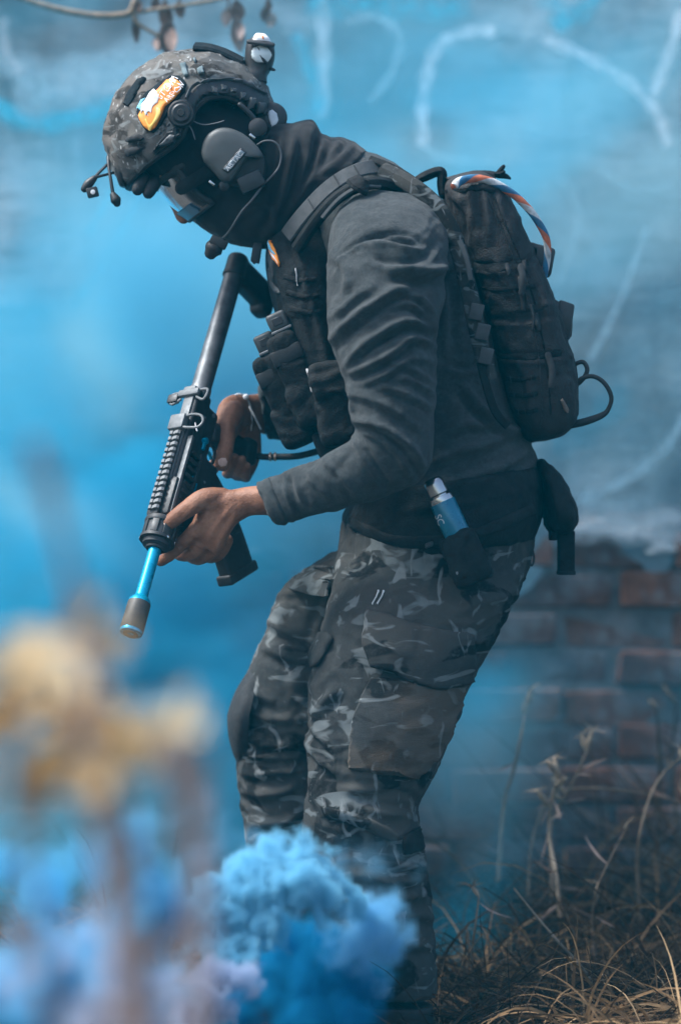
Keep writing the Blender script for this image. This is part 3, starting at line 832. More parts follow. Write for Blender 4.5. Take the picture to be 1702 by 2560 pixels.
def make_trousers():
    mb = MB()
    mb.loft(PELVIS, 48, 5); mb.loft(NEAR_LEG, 44, 6); mb.loft(FAR_LEG, 44, 6)
    me = union(mb, 0.0046, 8, 0.5)
    folds(me, [
        ([(848, 1400), (832, 1450), (815, 1520), (790, 1590), (775, 1640)], 0.006, 12), ([(860, 1350), (852, 1400), (842, 1470)], 0.004, 8),
        ([(785, 1800), (805, 1765), (830, 1738), (840, 1720)], 0.010, 13), ([(768, 1845), (790, 1880), (815, 1905), (852, 1935)], 0.012, 14), ([(770, 1800), (790, 1830), (830, 1870), (850, 1910)], 0.007, 9),
        ([(778, 1700), (790, 1740), (782, 1790)], 0.006, 10), ([(812, 2020), (870, 2036), (940, 2065), (1000, 2100), (1040, 2130)], 0.010, 13), ([(860, 1975), (930, 1970), (1000, 1960), (1050, 1985)], 0.007, 12),
        ([(880, 2000), (950, 2010), (1030, 2020)], -0.007, 12), ([(870, 1930), (940, 1945), (1010, 1935), (1070, 1920)], 0.006, 12), ([(950, 2150), (1010, 2165), (1066, 2160)], 0.008, 12),
        ([(900, 2190), (980, 2205), (1066, 2190)], 0.007, 12), ([(850, 2240), (950, 2255), (1070, 2235)], 0.006, 12), ([(1000, 2300), (1040, 2290), (1078, 2300)], 0.006, 12), ([(960, 2370), (1020, 2365), (1082, 2360)], 0.007, 12),
        ([(1110, 1860), (1060, 1890), (1000, 1905)], 0.005, 12), ([(1150, 1770), (1120, 1800), (1080, 1830)], 0.006, 12), ([(1290, 1480), (1230, 1500), (1150, 1510)], 0.005, 14), ([(1220, 1610), (1180, 1600), (1120, 1590)], 0.004, 12),
        ([(682, 1596), (720, 1605), (775, 1622)], -0.009, 10), ([(660, 1620), (710, 1640), (770, 1655)], 0.008, 12), ([(690, 1490), (740, 1480), (790, 1450)], 0.005, 10), ([(670, 1550), (700, 1570), (760, 1580)], 0.006, 12),
        ([(610, 1700), (640, 1730), (690, 1760)], 0.007, 12), ([(600, 1750), (650, 1790), (720, 1800), (765, 1790)], 0.006, 12), ([(602, 1840), (660, 1862), (750, 1868)], 0.006, 10), ([(605, 1880), (670, 1893), (758, 1890)], 0.006, 9),
        ([(604, 1930), (660, 1938), (740, 1925)], 0.007, 11), ([(600, 1975), (660, 1990), (740, 1970)], 0.006, 12), ([(615, 2050), (680, 2060), (745, 2040)], 0.007, 13), ([(625, 2110), (690, 2115), (750, 2100)], 0.006, 12), ([(735, 1740), (765, 1760), (772, 1800)], 0.006, 10)],
        cloth_noise((6, 6, 14), 0.0026, 0.001))
    return add_mesh('camouflage_trousers', me, M['camo'], person)
trousers = make_trousers()

def make_boots():
    for (x, gy, y, toe) in ((960, 2560, -0.11, 805), (770, 2540, 0.12, 640)):
        k = (D + y) / D; g = 1280 + CZ * S / k     # pixel row of the soil at that depth
        mb = MB()
        mb.loft([(x - 90, g - 130, x + 122, g - 122, y, 0.056), (x - 95, g - 70, x + 126, g - 62, y, 0.052), (x - 105, g - 28, x + 128, g - 24, y, 0.05), (x - 108, g + 4, x + 128, g + 4, y, 0.05)], 32, 4, 2.6)
        mb.tube([P(x + 60, g - 40, y), P(x - 40, g - 46, y), P(toe + 50, g - 26, y)], [0.045, 0.046, 0.034], 20, 5, (Vector((0, 0, 1)), 0.8))
        me = union(mb, 0.004, 6)
        b = add_mesh('boot', me, M['rubber'], person)
        s = MB(); s.box(P((toe + x + 128) / 2 + 4, g - 1, y), Vector(((x + 128 - toe) / S / 2, 0, 0)), Vector((0, 0.05, 0)), Vector((0, 0, 0.012)), 0.011)
        s.build('sole', M['rubber'], b)
make_boots()

def make_balaclava():
    mb = MB()
    mb.loft([(400, 300, 560, 205, 0.0, 0.07), (322, 388, 640, 270, 0.0, 0.086), (360, 442, 672, 310, 0.0, 0.089), (432, 488, 684, 325, 0.0, 0.088), (478, 545, 698, 340, 0.0, 0.084), (530, 583, 735, 335, 0.0, 0.08), (585, 609, 775, 316, 0.0, 0.082),
             (645, 618, 800, 338, 0.0, 0.09), (700, 618, 868, 352, 0.01, 0.105), (755, 612, 918, 385, 0.015, 0.125)], 44, 6)
    mb.loft([(600, 600, 690, 300, 0.0, 0.085), (640, 612, 728, 312, 0.0, 0.098), (668, 618, 775, 303, 0.0, 0.10), (690, 618, 800, 330, 0.005, 0.098)], 44, 5)
    me = union(mb, 0.0042, 6)
    folds(me, [
        ([(735, 330), (728, 400), (712, 470), (690, 540), (665, 590)], 0.010, 12), ([(775, 315), (768, 390), (750, 460), (722, 530), (690, 580)], 0.010, 13), ([(812, 345), (795, 410), (770, 470), (735, 530)], 0.009, 12),
        ([(850, 352), (825, 410), (790, 460)], 0.008, 12), ([(885, 360), (850, 405), (815, 440)], 0.007, 10), ([(705, 340), (700, 400), (688, 460)], 0.006, 9), ([(650, 480), (680, 520), (690, 570)], 0.004, 10),
        ([(560, 560), (600, 540), (640, 520)], 0.002, 10)], cloth_noise((8, 8, 8), 0.0015, 0.0006))
    return add_mesh('balaclava', me, M['scarf'], person)
balaclava = make_balaclava()

# knee pad insert on the far knee
def make_kneepad():
    mb = MB(); rows = []
    for k in range(13):
        t = k / 12; py = 1668 + 240 * t; bulge = math.sin(math.pi * t) ** 0.8
        cx = float(np.interp(t, [0, 0.25, 0.5, 0.75, 1], [642, 622, 608, 606, 607]))
        ring = []
        for j in range(17):
            a = math.radians(-95 + 190 * j / 16)
            ring.append((cx - math.cos(a) * (14 + 26 * bulge), py, 0.113 + math.sin(a) * (0.03 + 0.058 * bulge)))
        rows.append(ring)
    for off in (0, 1):
        for r in rows:
            mb.v += [tuple(P(x + off * 12, py, y)) for x, py, y in r]
    n = 17; R = len(rows)
    for i in range(R - 1):
        for j in range(n - 1):
            a = i * n + j; mb.f += [(a, a + 1, a + n + 1, a + n), (R * n + a + n, R * n + a + n + 1, R * n + a + 1, R * n + a)]
    for i in range(R - 1):
        for j in (0, n - 1): a = i * n + j; mb.f.append((a, a + n, R * n + a + n, R * n + a))
    for j in range(n - 1):
        for i in (0, R - 1): a = i * n + j; mb.f.append((a, a + 1, R * n + a + 1, R * n + a))
    mb.build('knee_pad', M['darkweb'], person)
make_kneepad()

BV_TR = bvh_of(trousers.data); BV_SH = bvh_of(shirt.data); BV_BAL = bvh_of(balaclava.data)
# pockets, flaps and tapes sewn on the trousers
pk = shell('cargo_pocket', [(925, 1690), (900, 1745), (880, 1800), (870, 1870), (868, 1925), (950, 1940), (1040, 1945), (1085, 1895), (1120, 1830), (1150, 1760), (1165, 1700), (1090, 1715), (1010, 1700)], BV_TR, 0.007, 0.009, M['camopocket'], trousers, 10, 0.7, 0.012)
shell('pocket_flap', [(915, 1520), (905, 1600), (925, 1672), (980, 1684), (1020, 1706), (1090, 1726), (1172, 1704), (1182, 1640), (1178, 1590), (1100, 1570), (1000, 1545)], BV_TR, 0.012, 0.007, M['camo'], trousers, 10, 0.5, 0.01)
shell('pocket_pleat', [(1005, 1730), (1022, 1735), (1010, 1800), (1000, 1900), (985, 1925), (972, 1920), (985, 1820)], BV_TR, 0.016, 0.006, M['camopocket'], trousers, 8, 0.6, 0.0)
shell('hip_tab', [(795, 1575), (835, 1585), (838, 1600), (810, 1650), (800, 1668), (778, 1672), (766, 1656), (775, 1620)], BV_TR, 0.009, 0.006, M['camo'], trousers, 7, 0.5)
shell('pocket_welt', [(700, 1452), (735, 1420), (782, 1398), (788, 1425), (745, 1450), (712, 1475)], BV_TR, 0.008, 0.006, M['camo'], trousers, 7, 0.5)
shell('knee_strap', [(1000, 2090), (1046, 2062), (1054, 2098), (1056, 2130), (1004, 2140)], BV_TR, 0.008, 0.008, M['nylon'], trousers, 8, 0.5)
strap('knee_band', [(800, 2028), (860, 2040), (930, 2064), (1000, 2102)], 30, BV_TR, 0.005, 0.005, M['camo'], trousers, 8)
for dx in (0, 13):
    shell('zip_tape', strap_poly([(930 + dx, 1514 - dx * 0.1), (941 + dx, 1492), (948 + dx, 1475 + dx * 0.1)], 9), BV_TR, 0.004, 0.003, M['cord'], trousers, 5)
shell('cuff', [(640, 1207), (676, 1194), (690, 1230), (708, 1270), (722, 1304), (687, 1313), (668, 1275), (650, 1240)], BV_SH, 0.004, 0.005, M['shirt'], shirt, 7, 0.7)
# ------------------------------------------------------------------ helmet
HC = Vector((481.0, 381.0)); HD = Vector((-0.891, 0.453)); HN = Vector((-0.453, -0.891))   # middle of the rim, forward, up (px)
H_A, H_B, H_W = 219.0 / S, 189.0 / S, 0.116
H_D0, H_N0 = -22.0, 58.0
Fw = Vector((HD.x, 0, -HD.y)).normalized(); Up = Vector((HN.x, 0, -HN.y)).normalized()
_c = HC + HD * H_D0 + HN * H_N0
HO = P(_c.x, _c.y, 0.0)
def helm(px, py, off=0.0, side=-1):
    """point on the helmet's near side seen at a pixel, lifted by off"""
    y = side * H_W
    for _ in range(4):
        q = P(px, py, y) - HO
        a, b = q.dot(Fw) / H_A, q.dot(Up) / H_B
        r2 = a * a + b * b
        y = side * H_W * math.sqrt(max(0.0, 1 - min(r2, 1)))
    q = P(px, py, y)
    n = Vector((0, 0, 0)) + Fw * (a / H_A) + Up * (b / H_B) + Vector((0, y / H_W ** 2, 0))
    n.normalize()
    return q + n * off, n
RIM = [(197, -8), (150, 2), (101, 8), (40, 12), (10, 20), (-17, 44), (-60, 72), (-96, 79), (-130, 68), (-160, 40), (-194, 2), (-214, -4)]
def rim_n(d):
    xs = [q[0] for q in RIM][::-1]; ys = [q[1] for q in RIM][::-1]
    return float(np.interp(d, xs, ys))
helmet = thing('combat_helmet', HO, 'camouflage-covered combat helmet with side rails and orange patch on the person\'s head', 'helmet')
def make_helmet():
    nphi, nth = 96, 34
    co = []
    for i in range(nphi):
        phi = 2 * math.pi * i / nphi
        th0 = -0.2
        for _ in range(6):
            d = H_D0 + H_A * S * math.cos(phi) * math.cos(th0)
            nn = (rim_n(d) - H_N0) / (H_B * S)
            th0 = math.asin(max(-0.9, min(0.9, nn)))
        for k in range(nth):
            t = k / (nth - 1); th = th0 + (math.pi / 2 - th0) * (t ** 0.9)
            c = math.cos(th)
            co.append(HO + Fw * H_A * math.cos(phi) * c + Vector((0, H_W, 0)) * math.sin(phi) * c + Up * H_B * math.sin(th))
    A = np.array([tuple(q) for q in co])
    nrm = A - np.array(HO); nrm /= np.linalg.norm(nrm, axis=1)[:, None]
    lump = fbm(A * 16, 3) * 0.005 + (1 - np.abs(fbm(A * 30 + 5, 2)) * 2.5) * 0.0022
    A = A + nrm * lump[:, None]
    inner = A - nrm * 0.009
    mb = MB(); n = len(A)
    mb.v = [tuple(q) for q in A] + [tuple(q) for q in inner]
    for i in range(nphi):
        j = (i + 1) % nphi
        for k in range(nth - 1):
            a, b, c, d = i * nth + k, j * nth + k, j * nth + k + 1, i * nth + k + 1
            mb.f.append((a, b, c, d)); mb.f.append((n + d, n + c, n + b, n + a))
        mb.f.append((i * nth, n + i * nth, n + j * nth, j * nth))
    me = mb.mesh('shell'); bm = bmesh.new(); bm.from_mesh(me); bmesh.ops.remove_doubles(bm, verts=bm.verts, dist=0.0006); bmesh.ops.recalc_face_normals(bm, faces=bm.faces); bm.to_mesh(me); bm.free()
    folds(me, [([(300, 330), (340, 345), (390, 360)], 0.003, 9), ([(290, 370), (330, 385), (385, 372)], 0.004, 10), ([(310, 270), (335, 300), (345, 330)], 0.003, 8), ([(500, 175), (540, 190), (600, 185)], 0.0035, 9),
                ([(480, 130), (490, 165), (470, 195)], 0.0035, 9), ([(320, 420), (370, 430), (420, 400)], 0.004, 12), ([(390, 175), (430, 200), (455, 230)], -0.0025, 6)])
    sh = add_mesh('shell', me, M['camohelmet'], helmet)
    return sh
helm_shell = make_helmet()
BV_H = bvh_of(helm_shell.data)
def hpatch(name, poly, off, th, m, step=7, edge=0.4, parent=None): return shell(name, poly, BV_H, off, th, m, parent or helmet, step, edge)
# rim trim
mb = MB(); ring = []
for i in range(96):
    phi = 2 * math.pi * i / 96; th0 = -0.2
    for _ in range(6):
        d = H_D0 + H_A * S * math.cos(phi) * math.cos(th0); th0 = math.asin(max(-0.9, min(0.9, (rim_n(d) - H_N0) / (H_B * S))))
    ring.append(HO + Fw * H_A * math.cos(phi) * math.cos(th0) * 0.985 + Vector((0, H_W * 0.985, 0)) * math.sin(phi) * math.cos(th0) + Up * H_B * math.sin(th0))
mb.tube(ring + [ring[0]], 0.0055, 8, 1, dome=False); mb.build('rim_trim', M['rubber'], helmet)
# velcro fields
hpatch('velcro_panel', [(308, 262), (318, 232), (345, 196), (362, 190), (372, 196), (352, 222), (332, 258), (324, 272)], 0.005, 0.006, M['velcro'])
band('velcro_panel', [(486, 116, -0.03), (520, 119, -0.032), (560, 131, -0.032), (606, 154, -0.03)], 0.030, 0.008, M['velcro'], helmet, 1.15)
hpatch('velcro_backing', [(345, 302), (342, 268), (362, 232), (395, 208), (424, 188), (452, 190), (468, 206), (466, 232), (440, 258), (420, 290), (402, 320), (385, 336), (362, 326)], 0.0045, 0.006, M['velcro'])
# orange morale patch
def ell(cx, cy, rx, ry, ang, n=22):
    a = math.radians(ang); return [(cx + rx * math.cos(t) * math.cos(a) - ry * math.sin(t) * math.sin(a), cy + rx * math.cos(t) * math.sin(a) + ry * math.sin(t) * math.cos(a)) for t in [2 * math.pi * k / n for k in range(n)]]
patch = hpatch('orange_patch', [(351, 300), (352, 284), (372, 250), (398, 228), (416, 206), (434, 199), (450, 205), (457, 220), (452, 236), (438, 252), (418, 270), (410, 290), (394, 318), (382, 329), (374, 328), (360, 316)], 0.0085, 0.004, M['orange'], 5, 0.5)
tag(patch, 'orange rubber patch with white lettering')
hpatch('white_print', [(392, 229), (402, 236), (407, 246), (400, 262), (388, 272), (386, 290), (378, 282), (370, 296), (366, 280), (358, 290), (360, 268), (372, 252), (380, 238)], 0.0102, 0.002, M['white'], 4, 0.3, patch)
hpatch('blue_print', [(374, 248), (360, 252), (352, 268), (349, 280), (355, 274), (356, 284), (361, 278), (363, 262)], 0.0098, 0.002, M['lightblue'], 4, 0.3, patch)
hpatch('blue_print', [(372, 284), (378, 296), (372, 302), (380, 294)], 0.0106, 0.002, M['lightblue'], 3, 0.3, patch)
hpatch('yellow_print', [(396, 274), (408, 276), (409, 286), (400, 302), (388, 316), (381, 328), (376, 327), (372, 312), (366, 300), (372, 298), (380, 314), (388, 302), (395, 290)], 0.0100, 0.002, M['yellow'], 4, 0.3, patch)
def lettering(name, body, cx, cy, size, ang, m, parent, bv, off):
    vs, fs = text_mesh(body, size); a = math.radians(ang); out = []
    for v in vs:
        x, y = v.x, -v.y
        l, n = hit(bv, cx + x * math.cos(a) - y * math.sin(a), cy + x * math.sin(a) + y * math.cos(a)); out.append(l + n * off)
    mb = MB(); mb.add(out, fs); return mb.build(name, m, parent, False)
lettering('lettering', 'STORM', 427, 225, 19, -50, M['white'], patch, BV_H, 0.0104)
lettering('lettering', 'ARPON', 439, 238, 17, -50, M['white'], patch, BV_H, 0.0104)
# side rail with slots
rail_out = [(457, 262), (470, 236), (498, 214), (525, 203), (560, 203), (600, 210), (640, 226), (662, 240), (663, 262), (652, 292), (626, 284), (600, 270), (572, 256), (545, 252), (518, 262), (500, 284), (478, 290), (462, 280)]
rl = hpatch('side_rail', rail_out, 0.010, 0.010, M['polymer'], 6, 0.5)
strapm = plain('grey_rail_plastic', (0.045, 0.052, 0.056), (0.07, 0.078, 0.082), 0.5, scale=60, bumpk=0.1)
hpatch('rail_ridge', strap_poly([(465, 256), (480, 228), (505, 212), (540, 206), (585, 210), (630, 228), (655, 242)], 11), 0.0145, 0.006, strapm, 5, 0.5, rl)
hpatch('rail_ridge', strap_poly([(505, 282), (516, 262), (540, 248), (570, 250), (610, 268), (648, 286)], 10), 0.0135, 0.006, strapm, 5, 0.5, rl)
for cx, cy in ((534, 232), (556, 226), (578, 232), (600, 244), (622, 256), (642, 266)):
    hpatch('rail_slot', [(cx - 8, cy - 9), (cx + 8, cy - 6), (cx + 8, cy + 9), (cx - 8, cy + 6)], 0.0135, 0.006, strapm, 4, 0.5, rl)
for cx, cy in ((590, 258), (612, 268), (634, 278)):
    hpatch('rail_stud', ell(cx, cy, 5, 4, 20, 10), 0.0155, 0.004, M['darkalloy'], 3, 0.3, rl)
# pivot knob
kn = MB(); q, nn = helm(455, 287, 0.004)
kn.lathe(q, Vector((0, -1, 0)), [(-0.004, 0.021), (0.008, 0.021), (0.012, 0.0185), (0.012, 0.015), (0.016, 0.0145), (0.018, 0.012), (0.0178, 0.006), (0.0205, 0.005), (0.0205, 0.001)])
kb = kn.build('pivot_knob', M['polymer'], helmet)
kn = MB(); kn.tube([helm(436 + 20 * math.cos(a) + 14, 287 + 26 * math.sin(a), 0.012)[0] for a in [math.radians(t) for t in range(110, 280, 15)]], 0.0028, 8, 2); kn.build('knob_ring', strapm, kb)
# front accessory box on the rail
bx = hpatch('switch_box', [(380, 392), (383, 372), (400, 350), (425, 325), (440, 312), (455, 318), (470, 330), (468, 345), (450, 368), (430, 392), (410, 408), (396, 412)], 0.016, 0.018, M['polymer'], 7, 0.35)
hpatch('switch_button', ell(400, 386, 12, 13, 0, 14), 0.0195, 0.006, strapm, 4, 0.4, bx)
hpatch('switch_button', ell(400, 386, 6, 7, 0, 10), 0.022, 0.004, M['polymer'], 3, 0.4, bx)
hpatch('cover_plate', [(404, 360), (430, 332), (458, 326), (462, 340), (436, 372), (424, 386), (418, 378)], 0.0195, 0.006, strapm, 5, 0.4, bx)
for cx, cy in ((404, 334), (414, 324), (424, 314)): hpatch('rail_tooth', [(cx - 5, cy - 2), (cx + 2, cy - 7), (cx + 6, cy - 1), (cx, cy + 5)], 0.0135, 0.008, strapm, 3, 0.4, bx)
for cx, cy in ((460, 356), (450, 366), (440, 378)): hpatch('box_tab', ell(cx, cy, 6, 5, -45, 10), 0.020, 0.006, strapm, 3, 0.4, bx)
# small webbing tabs on the cover
tabm = plain('faded_teal_tape', (0.10, 0.15, 0.16), (0.14, 0.19, 0.20), 0.8, scale=60, fine=1200, bumpk=0.4)
for poly in ([(448, 162), (464, 156), (474, 190), (460, 196)], [(490, 172), (506, 166), (514, 184), (496, 190)], [(482, 148), (490, 144), (494, 158), (486, 160)]): hpatch('cover_tab', poly, 0.005, 0.004, tabm, 4)
# goggle bungee hooks and shroud at the front
hpatch('front_shroud', [(318, 340), (352, 334), (366, 342), (362, 352), (330, 358), (314, 356)], 0.006, 0.006, M['darkweb'], 6)
hpatch('front_shroud', [(308, 372), (345, 362), (362, 370), (350, 384), (318, 392)], 0.006, 0.006, M['darkweb'], 6)
# thin wires
for pts in ([(476, 294), (490, 306), (512, 312), (540, 308), (560, 302)], [(468, 306), (480, 324), (488, 348)]):
    w = MB(); w.tube([P(a, b, -0.125) for a, b in pts], 0.0011, 6, 4); w.build('signal_wire', M['wire'], helmet)
# front mount: black arm with two short booms
am = MB()
am.loft([(272, 390, 300, 402, -0.012, 0.02), (285, 420, 312, 430, -0.02, 0.022), (294, 452, 318, 458, -0.02, 0.02), (300, 466, 318, 470, -0.02, 0.014)], 20, 4)
am.build('front_mount', M['polymer'], helmet)
b1 = MB(); b1.tube([P(272, 392, -0.02), P(272, 412, -0.03), P(277, 445, -0.04), P(284, 490, -0.045)], [0.0032, 0.0026, 0.0026, 0.0032], 10, 4); b1.build('boom_arm', M['polymer'], helmet)
b1 = MB(); b1.tube([P(284, 488, -0.045), P(290, 500, -0.046), P(293, 508, -0.046)], [0.0055, 0.0082, 0.006], 12, 4); b1.build('boom_tip', M['rubber'], helmet)
b2 = MB(); b2.tube([P(268, 412, -0.03), P(245, 435, -0.04), P(222, 462, -0.05)], 0.0024, 8, 3); b2.build('boom_arm', M['polymer'], helmet)
b2 = MB(); b2.tube([P(284, 432, -0.03), P(260, 438, -0.04), P(238, 444, -0.05)], 0.0022, 8, 3); b2.build('boom_arm', M['polymer'], helmet)
cp = MB(); cp.tube([P(236, 446, -0.05), P(222, 460, -0.05), P(212, 472, -0.05)], [0.005, 0.0075, 0.006], 12, 3); cp.box(P(232, 481, -0.052), Vector((0.0085, 0, 0.002)), Vector((0, 0.006, 0)), Vector((-0.002, 0, 0.0075)), 0.002)
cpo = cp.build('sensor_pod', M['polymer'], helmet)
ln = MB(); ln.lathe(P(233, 480, -0.058), Vector((0, -1, 0)), [(0, 0.0038), (0.0015, 0.0036), (0.002, 0.001)], 16); ln.build('sensor_lens', M['white'], cpo)
# strobe lamp standing on the back of the helmet
st = MB()
st.loft([(600, 220, 668, 205, -0.01, 0.03), (606, 192, 668, 190, -0.012, 0.028), (610, 172, 676, 176, -0.014, 0.024), (612, 140, 686, 150, -0.014, 0.025), (616, 112, 686, 120, -0.014, 0.024), (628, 96, 672, 98, -0.014, 0.018)], 32, 4, 2.8)
so = st.build('strobe_lamp', M['polymer'], helmet)
BV_ST = bvh_of(so.data)
glass, nt_, b_ = new_mat('frosted_lens'); b_.inputs['Base Color'].default_value = (0.62, 0.70, 0.70, 1); b_.inputs['Roughness'].default_value = 0.12; b_.inputs['Coat Weight'].default_value = 0.6
shell('lamp_lens', [(627, 130), (634, 118), (650, 112), (668, 116), (677, 128), (677, 146), (670, 158), (655, 160), (638, 156), (628, 146)], BV_ST, 0.005, 0.006, glass, so, 5, 0.5, 0.004)
shell('lens_bar', [(645, 138), (652, 136), (668, 156), (664, 164), (656, 158)], BV_ST, 0.0095, 0.004, M['darkalloy'], so, 4)
shell('lens_bar', [(642, 120), (646, 118), (652, 129), (648, 130)], BV_ST, 0.0095, 0.003, M['darkalloy'], so, 3)
cap = MB(); cap.loft([(632, 102, 678, 106, -0.03, 0.012), (634, 92, 674, 96, -0.03, 0.012), (640, 84, 664, 86, -0.028, 0.008)], 20, 3, 2.6); co_ = cap.build('white_cap', M['white'], so)
shell('orange_stripe', [(652, 86), (659, 87), (663, 100), (656, 100)], bvh_of(co_.data), 0.0012, 0.0016, M['orange'], co_, 4)
shell('white_mark', [(621, 94), (627, 92), (631, 102), (626, 106)], BV_ST, 0.002, 0.003, M['white'], so, 4)
vz = MB(); vz.box(P(652, 108, -0.046), Vector((0.022, 0, -0.003)), Vector((0, 0.009, 0.002)), Vector((0, 0, 0.0035)), 0.003); vz.build('lamp_visor', M['polymer'], so)
vz = MB(); vz.tube([P(672, 170, -0.02), P(686, 175, -0.022)], [0.004, 0.002], 8, 2); vz.build('lamp_switch', M['polymer'], so)
# rear dial
rd = MB(); rd.lathe(P(682, 292, -0.04), Vector((0.2, -0.95, 0.1)), [(-0.012, 0.022), (0.0, 0.023), (0.004, 0.02), (0.006, 0.012)], 28); ro = rd.build('rear_dial', M['polymer'], helmet)
shell('dial_tag', [(665, 278), (680, 272), (694, 282), (698, 300), (690, 316), (680, 326)], bvh_of(ro.data), 0.002, 0.003, M['silverprint'], ro, 5)

# ------------------------------------------------------------------ goggles
goggles = thing('shooting_goggles', P(440, 500), 'clear-lens black goggles strapped below the helmet brim', 'goggles')
def make_goggles():
    # curved lens: sweep of a profile round the face
    prof = [(388, 464), (400, 484), (422, 511), (446, 534), (474, 551)]
    lens = MB(); rows = []
    pr = catmull([list(map(float, q)) for q in prof], 4)
    for (x, y) in pr:
        row = []
        for j in range(21):
            a = math.radians(-80 + 160 * j / 20); back = (1 - math.cos(a)) * 88
            row.append(P(x + back * 0.80, y - back * 0.60, math.sin(a) * 0.074))
        rows.append(row)
    n = 21
    for r in rows: lens.v += [tuple(q) for q in r]
    R = len(rows)
    for r in rows: lens.v += [tuple(q + Vector((0.0022, 0, 0.0012))) for q in r]
    for i in range(R - 1):
        for j in range(n - 1):
            a = i * n + j; lens.f += [(a, a + 1, a + n + 1, a + n), (R * n + a, R * n + a + n, R * n + a + n + 1, R * n + a + 1)]
    m, nt, b = new_mat('tinted_polycarbonate')
    g = N(nt, 'ShaderNodeBsdfGlossy', Roughness=0.06); g.inputs['Color'].default_value = (0.9, 0.95, 1, 1)
    t = N(nt, 'ShaderNodeBsdfTransparent'); t.inputs['Color'].default_value = (0.62, 0.66, 0.68, 1)
    fr = N(nt, 'ShaderNodeFresnel', IOR=1.6); mx = nt.nodes.new('ShaderNodeMixShader')
    nt.links.new(fr.outputs[0], mx.inputs[0]); nt.links.new(t.outputs[0], mx.inputs[1]); nt.links.new(g.outputs[0], mx.inputs[2])
    nt.links.new(mx.outputs[0], nt.nodes['Material Output'].inputs['Surface'])
    lens.build('lens', m, goggles, True, None)
    for idx, r, nm in ((0, 0.0055, 'upper_frame'), (R - 1, 0.0040, 'lower_frame')):
        fr_ = MB(); fr_.tube(rows[idx], r, 8, 1); fr_.build(nm, M['rubber'], goggles)
    for j in (0, n - 1):
        sd = MB(); sd.tube([rows[k][j] for k in range(0, R, 3)] , 0.006, 10, 2); sd.build('side_frame', M['rubber'], goggles)
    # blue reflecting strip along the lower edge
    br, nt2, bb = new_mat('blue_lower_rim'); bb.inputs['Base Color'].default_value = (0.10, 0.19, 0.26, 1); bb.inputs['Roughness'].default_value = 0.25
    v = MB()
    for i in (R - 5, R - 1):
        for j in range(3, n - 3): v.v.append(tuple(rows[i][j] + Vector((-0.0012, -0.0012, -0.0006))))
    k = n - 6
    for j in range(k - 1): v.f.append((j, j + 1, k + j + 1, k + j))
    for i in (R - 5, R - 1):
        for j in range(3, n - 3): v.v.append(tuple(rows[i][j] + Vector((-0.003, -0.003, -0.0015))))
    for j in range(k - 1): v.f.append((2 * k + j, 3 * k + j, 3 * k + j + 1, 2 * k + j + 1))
    v.build('lens_foot', br, goggles, True, None)
    sb = MB(); sb.tube([P(455, 470, -0.088), P(520, 430, -0.096), P(600, 370, -0.094), P(660, 320, -0.08)], 0.011, 10, 4, (Vector((0, 1, 0)), 0.3)); sb.build('head_strap', M['nylon'], goggles)
    gk = MB()
    for dy, r in ((0, 0.011), (1, 0.013)):
        gk.tube([rows[0][j] + Vector((0.010, 0, 0.006 + 0.012 * dy)) for j in range(n)], r, 10, 1)
    me_g = union(gk, 0.0035, 3); add_mesh('foam_gasket', me_g, M['rubber'], goggles)
    # foam nubs at the brow
    for cx, cy in ((345, 474), (372, 482)):
        q = MB(); q.tube([P(cx + 14, cy - 26, -0.045), P(cx, cy, -0.05)], [0.012, 0.0095], 12, 3); q.build('brow_pad', M['rubber'], goggles)
make_goggles()
for s in ():
    ey = MB(); ey.lathe(P(420, 486, 0.032 * s), Vector((-0.6, 0, -0.8)), [(-0.012, 0.001), (-0.009, 0.008), (0, 0.0122), (0.006, 0.0106), (0.0105, 0.0062), (0.0122, 0.001)], 16); ey.build('eye', M['white'], person)

